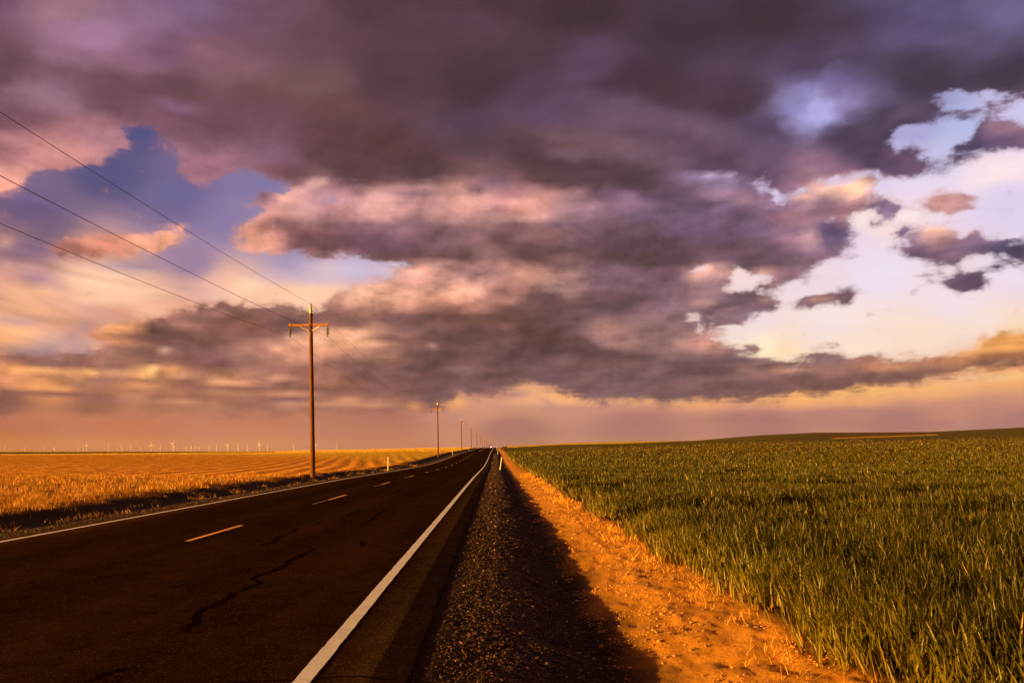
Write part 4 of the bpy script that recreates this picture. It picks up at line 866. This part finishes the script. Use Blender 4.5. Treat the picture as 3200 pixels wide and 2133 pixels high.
for (y0, y1, n, r0) in ((2.8, 6, 24000, .0050), (6, 12, 20000, .0078), (12, 30, 12000, .013), (30, 70, 5000, .026), (70, 190, 3500, .05)):
    y = R.uniform(y0, y1, n); x = np.where(R.random(n) < .03, R.uniform(-1.2, -.5, n), R.triangular(-.54, .15, 1.15, n))
    k = (fbm(x * 4, y * 2.2, 3, 83) + .15 * (x < .5)) > .42
    x, y = x[k], y[k]
    xs_.append(x); ys_.append(y); rs_.append(np.clip(R.lognormal(math.log(r0), .38, len(x)), .003, r0 * 3)); ts_.append(np.clip(R.beta(1.6, 3.6, len(x)) + (R.random(len(x)) < .03) * .5, 0, 1))
v, f, a = stones(*map(np.concatenate, (xs_, ys_, rs_, ts_)))
gr = new_mesh('gravel', v, f, m_stone, attrs={'tint': a})
tag(gr, 'dark crushed gravel strewn over the verge beside the asphalt', 'gravel', kind='stuff')
m_clod, q, out = material('dry_earth_clod')
t = attr(q, 'tint', 'Fac')
principled(q, out, q.mixc(t, (.28, .11, .03, 1), (.62, .31, .10, 1)), .9, 0, .15)
y = np.concatenate([R.uniform(2.8, 12, 16000), R.uniform(12, 60, 9000)]); x = R.uniform(.95, 2.75, len(y))
k = fbm(x * 3, y * 1.6, 3, 91) + R.normal(0, .06, len(x)) > .50; x, y = x[k], y[k]
r = np.clip(R.lognormal(math.log(.0046), .62, len(x)), .002, .022) * np.where(y > 12, 2.0, 1.0)
v, f, a = stones(x, y, r, R.uniform(0, 1, len(x)))
cl_ = new_mesh('earth_clods', v, f, m_clod, attrs={'tint': a})
tag(cl_, 'small dry clods of orange earth along the dirt strip', 'clods', kind='stuff')
# left shoulder grit
y = R.uniform(9, 45, 9000); x = R.uniform(-9.8, -8.98, 9000)
v, f, a = stones(x, y, np.clip(R.lognormal(math.log(.012), .4, len(x)), .004, .04) * np.clip(y / 18, 1, 2.4), np.clip(R.beta(1.8, 3, len(x)), 0, 1))
gl_ = new_mesh('shoulder_gravel', v, f, m_stone, attrs={'tint': a})
tag(gl_, 'brown gravel along the left shoulder of the highway', 'gravel', kind='stuff')

# ================================================================ utility poles
def wood_mat(name, a, b):
    m, q, out = material(name); oc = objc(q)
    s = q.noise(q.vm('MULTIPLY', oc, (22., 22., 1.2)), 1.0, 5, .65); s2 = q.noise(oc, 1.6, 3, .6)
    c = q.mixc(q.rng(q.math('ADD', s, q.math('MULTIPLY', s2, .4)), .45, .95), (*a, 1), (*b, 1))
    principled(q, out, c, .85, 0, .2, bump(q, s, .8, .01)); return m
m_pole = wood_mat('weathered_pole_wood', (.055, .019, .008), (.27, .092, .026))
m_arm = wood_mat('crossarm_timber', (.36, .14, .045), (.60, .27, .09))
def plain(name, rgb, rough=.5, metal=0., spec=.4, var=.25, sc=12.):
    m, q, out = material(name); n = q.noise(objc(q), sc, 4, .6)
    c = q.vm('SCALE', rgb, c=q.math('ADD', 1 - var, q.math('MULTIPLY', n, 2 * var)))
    principled(q, out, c, rough, metal, spec); return m
m_galv = plain('galvanised_steel', (.72, .55, .25), .5, .2)
m_iron = plain('dark_iron', (.09, .06, .045), .6, .3)
m_porc = plain('grey_porcelain', (.15, .12, .08), .3, 0, .4)
m_wire = plain('aluminium_wire', (.10, .075, .085), .5, .6)

POLE_H = 10.95
def make_pole():
    root = empty('utility_pole', (0, 0, 0))
    n = 14; pts = [(0, 0, -.8 + (10.50 + .8) * i / n) for i in range(n + 1)]
    rad = [.165 - .055 * i / n + .006 * math.sin(i * 2.3) for i in range(n + 1)]
    MB().tube(pts, rad, 18).build('shaft', m_pole, root, True)
    MB().lathe([(.085, 10.44), (.088, 10.50), (.088, 10.94), (.07, 10.99), (.02, 11.0)], 14).build('pole_cap', m_galv, root, True)
    MB().lathe([(.115, 10.30), (.125, 10.33), (.125, 10.44), (.10, 10.46)], 14, (.0, 0, 0)).box((.10, -.03, 10.30), (.07, .10, .34)).build('cap_clamp', m_iron, root)
    MB().lathe([(.018, 10.98), (.018, 11.03), (.05, 11.04), (.055, 11.07), (.03, 11.10), (.045, 11.12), (.03, 11.15)], 10, (.02, 0, 0)).build('top_insulator', m_iron, root, True)
    ARM_Z = 9.74
    MB().box((-.10, -.175, ARM_Z), (2.52, .10, .135), None, 0).build('crossarm', m_arm, root)
    for s in (-1, 1): MB().box((-.10 + s * 1.17, -.175, ARM_Z + .01), (.17, .13, .16)).build('arm_end_plate', m_arm, root)
    MB().box((0, -.20, ARM_Z), (.06, .16, .10)).build('bolt_plate', m_iron, root)
    for s in (-1, 1):
        a = Vector((s * .62 - .03, -.235, ARM_Z - .09)); b = Vector((s * .10, -.16, 9.38))
        d = (b - a); L = d.length; mid = (a + b) / 2
        rot = d.to_track_quat('X', 'Z').to_matrix()
        MB().box(mid, (L, .03, .055), rot).build('brace', m_arm if False else m_galv, root)
    MB().lathe([(.128, 9.33), (.134, 9.34), (.134, 9.42), (.128, 9.43)], 16).build('brace_band', m_iron, root, True)
    for s in (-1, 1):
        x = -.10 + s * 1.185
        hook = MB().tube([(x, -.175, ARM_Z - .07), (x, -.175, ARM_Z - .20)], .018, 8).build('hanger', m_iron, root, True)
        ins = MB()
        for k in range(4):
            zt = ARM_Z - .19 - .112 * k
            ins.lathe([(.022, zt), (.034, zt - .008), (.080, zt - .024), (.130, zt - .042), (.132, zt - .066), (.095, zt - .066), (.030, zt - .058), (.022, zt - .112)], 16, (x, -.175, 0))
        ins.build('insulator', m_porc, root, True)
        MB().tube([(x, -.175, ARM_Z - .63), (x, -.175, ARM_Z - .70)], .022, 8).box((x, -.175, ARM_Z - .715), (.05, .22, .05)).build('wire_clamp', m_iron, root)
    # a strip of iron down the sunny side, and step bolts
    return root
POLE_X, POLE_Y0, POLE_STEP = -11.6, 52.0, 113.5
N_POLES = 15
ORD = ['nearest', 'second nearest', 'third nearest', 'fourth nearest', 'fifth nearest', 'sixth nearest', 'seventh nearest', 'eighth nearest', 'ninth nearest', 'tenth nearest', 'eleventh nearest', 'twelfth nearest', 'thirteenth nearest', 'fourteenth nearest', 'farthest']
pole0 = make_pole()
def pole_base(k):
    y = POLE_Y0 + POLE_STEP * k
    return Vector((POLE_X, y, float(ground_z(POLE_X, y, False)) if y > 0 else -.17))
for k in range(N_POLES):
    o = pole0 if k == 0 else copy_tree(pole0)
    o.location = pole_base(k) + Vector((0, 0, .0))
    if k >= 8: o.location.z = max(o.location.z, 0)
    o.rotation_euler = (0, math.radians(-.75 + (0 if k == 0 else [.3, -.1, .2, -.3][k % 4])), 0)
    lab = ('tall brown wooden utility pole with crossarm and hanging disc insulators, largest in view' if k == 0 else
           'brown wooden utility pole with crossarm left of the road, %s to the viewer' % ORD[k] if k < 14 else 'faint tiny utility pole at the far end of the line')
    tag(o, lab, 'utility pole', 'utility poles in a line left of the road')
# ================================================================ wires
def pole_pt(k, local):
    b = pole_base(k)
    if k >= 8: b.z = max(b.z, 0)
    rot = Matrix.Rotation(math.radians(-.75 + (0 if k <= 0 else [.3, -.1, .2, -.3][k % 4])), 3, 'Y')
    return b + rot @ Vector(local)
for nm, local, lab in (('top', (.02, 0, 11.11), 'thin power line running over the very tops of the poles'),
                       ('left', (-1.285, -.175, 9.02), 'thin power line hung from the left crossarm insulators'),
                       ('right', (1.085, -.175, 9.02), 'thin power line hung from the right crossarm insulators')):
    pts, rad = [], []
    for k in range(-1, N_POLES - 1):
        a, b = pole_pt(k, local), pole_pt(k + 1, local)
        m = 40 if k < 1 else 16
        for i in range(m + (k == N_POLES - 2)):
            t = i / m; p = a.lerp(b, t); p.z -= 1.62 * 4 * t * (1 - t)
            pts.append(p); rad.append(.0085 if k < 0 else .006)
    w = MB().tube(pts, rad, 6).build('power_line', m_wire, None, True)
    tag(w, lab, 'power line', 'power lines between the utility poles')

# ================================================================ roadside marker posts
m_post = plain('white_post_plastic', (.82, .78, .66), .5, 0, .4, .06)
m_refl = plain('reflector_sheet', (.85, .80, .62), .3, 0, .5, .05)
m_stake = plain('faded_orange_post', (.55, .16, .05), .6, 0, .3, .2)
def make_post(mat, h=1.27, w=.095, refl=True):
    root = empty('marker_post', (0, 0, 0))
    b = MB(); n = 7; prof = [(w / 2 * math.sin(a), -.022 * math.cos(a)) for a in np.linspace(-1.5, 1.5, n)]
    prof = prof + [(x * .86, y + .006) for x, y in prof[::-1]]
    m = len(prof); zs = [-.2, .0, h * .6, h - .03, h]
    v = [(x * (1 if z < h else .8), y, z) for z in zs for x, y in prof]
    f = [(i * m + k, i * m + (k + 1) % m, (i + 1) * m + (k + 1) % m, (i + 1) * m + k) for i in range(len(zs) - 1) for k in range(m)]
    f += [tuple(range(m))[::-1], tuple(range((len(zs) - 1) * m, len(zs) * m))]
    b.add(v, f); b.build('post', mat, root)
    if refl: MB().box((0, -.028, h - .13), (.075, .006, .16)).build('reflector', m_refl, root)
    MB().lathe([(.05, -.1), (.05, .03), (.035, .05)], 10).build('ground_sleeve', m_iron if not refl else mat, root)
    return root
def place(o, x, y, lx, ly=0., rz=0.):
    o.location = (x, y, float(ground_z(x, y)) - .01); o.rotation_euler = (math.radians(ly), math.radians(lx), math.radians(rz))
p0 = make_post(m_post)
NTH = ['nearest', 'second nearest', 'third nearest', 'fourth nearest', 'fifth nearest', 'sixth nearest', 'seventh nearest']
for k in range(7):
    o = p0 if k == 0 else copy_tree(p0)
    place(o, -9.72, 74 + 111 * k, [.4, -.3, 1.0, 2, -1, 0, 1][k])
    tag(o, 'white plastic marker post on the left shoulder, %s to the viewer' % NTH[k], 'marker post', 'white marker posts on the left shoulder')
for k, (x, y, l) in enumerate(((.40, 76, 7.5), (.42, 185, 6.5), (.42, 297, 3.5), (.40, 407, 1.0))):
    o = copy_tree(p0); place(o, x, y, l)
    tag(o, ['white plastic marker post leaning right on the gravel verge, nearest on the right side', 'white marker post leaning right on the right verge, second from the viewer',
            'white marker post close to the crest on the right verge, third from the viewer', 'small white marker post at the crest, farthest on the right verge'][k], 'marker post', 'white marker posts on the right verge')
o = make_post(m_stake, 1.35, .08, False); o.name = 'survey_stake'; place(o, 1.88, 185, -2.0)
tag(o, 'thin faded orange marker stake standing at the edge of the wheat', 'marker stake')

# ================================================================ oncoming car beyond the crest
m_paint = plain('car_paint', (.30, .28, .27), .3, .3, .5, .02); m_glass = plain('dark_car_glass', (.02, .02, .025), .1, 0, .6, 0.)
m_tyre = plain('tyre_rubber', (.02, .02, .02), .8, 0, .2)
m_lamp, q, out = material('lit_headlight'); em = q.n('ShaderNodeEmission'); em.inputs[0].default_value = (1, .86, .62, 1); em.inputs[1].default_value = 14
q.t.links.new(em.outputs[0], out.inputs[0])
car = empty('oncoming_car', (-6.75, 1195, float(road_z(1195)) + .02))
tag(car, 'tiny oncoming car with lit headlights at the crest of the road', 'car')
prof = [(-2.2, .35), (-2.25, .8), (-1.3, .98), (-.6, 1.45), (1.1, 1.48), (1.9, 1.0), (2.2, .95), (2.2, .35)]
def shell(prof, w0, w1):
    n = len(prof); v = [(-(w0 if z < 1.0 else w1), y, z) for y, z in prof] + [((w0 if z < 1.0 else w1), y, z) for y, z in prof]
    f = [tuple(range(n)), tuple(range(n, 2 * n))[::-1]] + [(i, i + n, (i + 1) % n + n, (i + 1) % n) for i in range(n)]
    return v, f
MB().add(*shell(prof, .90, .66)).build('body', m_paint, car)
MB().add([(-.70, -1.20, 1.03), (.70, -1.20, 1.03), (.60, -.63, 1.43), (-.60, -.63, 1.43), (-.70, -1.21, 1.02), (.70, -1.21, 1.02), (.60, -.65, 1.45), (-.60, -.65, 1.45)],
         [(4, 5, 6, 7), (0, 3, 2, 1), (0, 1, 5, 4), (2, 3, 7, 6), (1, 2, 6, 5), (3, 0, 4, 7)]).build('windscreen', m_glass, car)
for sx in (-.80, .80):
    for sy in (-1.35, 1.4):
        MB().tube([(sx - .11, sy, .33), (sx - .09, sy, .33), (sx + .09, sy, .33), (sx + .11, sy, .33)], [.29, .33, .33, .29], 18).build('wheel', m_tyre, car)
for sx in (-.66, .66): MB().lathe([(.13, -.03), (.14, 0), (.10, .03)], 12).build('headlight', m_lamp, car)
for o, sx in zip([c for c in bpy.data.objects if c.parent == car and c.name.startswith('headlight')], (-.66, .66)):
    o.location = (sx, -2.26, .68); o.rotation_euler = (math.radians(90), 0, 0)

# ================================================================ wind turbines on the left horizon
m_turb = plain('white_turbine_steel', (.80, .76, .68), .5, 0, .3, .03, .05)
def make_turbine():
    root = empty('wind_turbine', (0, 0, 0))
    MB().tube([(0, 0, -6), (0, 0, 30), (0, 0, 80)], [2.6, 2.2, 1.4], 12).build('tower', m_turb, root, True)
    MB().box((0, 1.5, 81.3), (3.6, 10, 3.6), None, .6).build('nacelle', m_turb, root)
    hub = MB().tube([(0, -3.4, 81.3), (0, -4.5, 81.3), (0, -6.0, 81.3)], [1.9, 1.8, .5], 12).build('hub', m_turb, root, True)
    for k in range(3):
        b = MB(); st = [(1.2, 1.4, .9), (6, 3.4, .7), (16, 2.9, .5), (30, 1.9, .35), (44, .7, .15)]
        v = []
        for (r, c, t) in st: v += [(-c * .35, -t, r), (c * .65, -t * .3, r), (c * .65, t * .3, r), (-c * .35, t, r)]
        f = [(4 * i + j, 4 * i + (j + 1) % 4, 4 * i + 4 + (j + 1) % 4, 4 * i + 4 + j) for i in range(4) for j in range(4)] + [(0, 3, 2, 1), (16, 17, 18, 19)]
        o = b.add(v, f).build('blade', m_turb, root)
        o.location = (0, -4.6, 81.3); o.rotation_euler = (0, 2 * math.pi * k / 3, 0)
    return root
# (x in the photo, height of the hub above the horizon line in photo pixels, turn of the rotor in degrees, yaw, note)
TURB = [(15, 15, 10, 80, 'faint'), (77, 15, 30, 20, 'faint'), (139, 14, 0, 75, 'faint'), (170, 8, 20, 30, 'very faint low'), (245, 9, 0, 70, 'very faint low'), (262, 15, 70, 60, 'faint slim'),
        (271, 19, 5, 25, 'large pale'), (339, 19, 0, 84, 'edge-on pale'), (368, 12, 40, 20, 'very faint low'), (381, 14, 15, 30, 'very faint'), (409, 19, 8, 20, 'large pale'), (441, 16, 20, 40, 'faint'),
        (473, 20, 100, 22, 'large pale'), (486, 18, 50, 15, 'pale'), (501, 14, 0, 80, 'faint slim'), (541, 23, 30, 30, 'tall pale'), (544, 15, 80, 20, 'faint'), (575, 11, 50, 20, 'very faint low'),
        (583, 10, 20, 10, 'very faint low'), (597, 19, 40, 20, 'pale'), (610, 20, 20, 25, 'large pale'), (622, 11, 60, 20, 'very faint low'), (653, 18, 35, 25, 'pale'), (677, 21, 105, 20, 'large pale'),
        (712, 19, 35, 20, 'pale'), (745, 21, 60, 10, 'large pale'), (773, 20, 95, 30, 'large pale'), (811, 22, 100, 30, 'large pale'), (836, 18, 0, 82, 'faint slim'), (918, 21, 80, 25, 'pale'),
        (986, 21, 85, 25, 'pale'), (1053, 20, 90, 25, 'pale')]
t0 = make_turbine()
NUM = ['leftmost', 'second', 'third', 'fourth', 'fifth', 'sixth', 'seventh', 'eighth', 'ninth', 'tenth', 'eleventh', 'twelfth', 'thirteenth', 'fourteenth', 'fifteenth', 'sixteenth']
for i, (px, hp, rot, yaw, note) in enumerate(TURB):
    o = t0 if i == 0 else copy_tree(t0)
    D = 81.3 / max(hp + 1.0, 8) * F_PX
    D = min(D, 15500.)
    hz = EYE + hp / F_PX * D
    x = (px - VX) / F_PX * D
    o.location = (x, D, hz - 81.3); o.rotation_euler = (0, 0, math.radians(yaw * (1 if i % 3 else -1) * .8))
    for c in [c for c in bpy.data.objects if c.parent == o and c.name.startswith('blade')]:
        c.rotation_euler.y += math.radians(rot)
    pos = ('%s from the left' % NUM[i] if 0 < i < 16 else 'leftmost of all' if i == 0 else 'rightmost of all' if i == 31 else '%s from the right' % NUM[31 - i])
    tag(o, '%s white wind turbine on the horizon, %s in the row' % (note, pos), 'wind turbine', 'wind turbines along the left horizon')

# ================================================================ the hazy evening air
m, q, out = material('evening_haze')
vol = q.n('ShaderNodeVolumePrincipled')
vol.inputs['Color'].default_value = (.92, .80, .72, 1); vol.inputs['Density'].default_value = 1.7e-5; vol.inputs['Anisotropy'].default_value = .25
q.t.links.new(vol.outputs[0], out.inputs['Volume'])
x0, x1, y0, y1, z0, z1 = -24000, 24000, -95, 16600, -12, 200
hz = new_mesh('haze', np.array([(x, y, z) for z in (z0, z1) for x, y in ((x0, y0), (x1, y0), (x1, y1), (x0, y1))]),
              [(0, 3, 2, 1), (4, 5, 6, 7), (0, 1, 5, 4), (1, 2, 6, 5), (2, 3, 7, 6), (3, 0, 4, 7)], m)
tag(hz, 'warm thin evening haze over the plain', 'haze', kind='stuff')
SC.cycles.volume_bounces = 0
SC.cycles.max_bounces = 5; SC.cycles.diffuse_bounces = 2; SC.cycles.glossy_bounces = 2; SC.cycles.transmission_bounces = 2
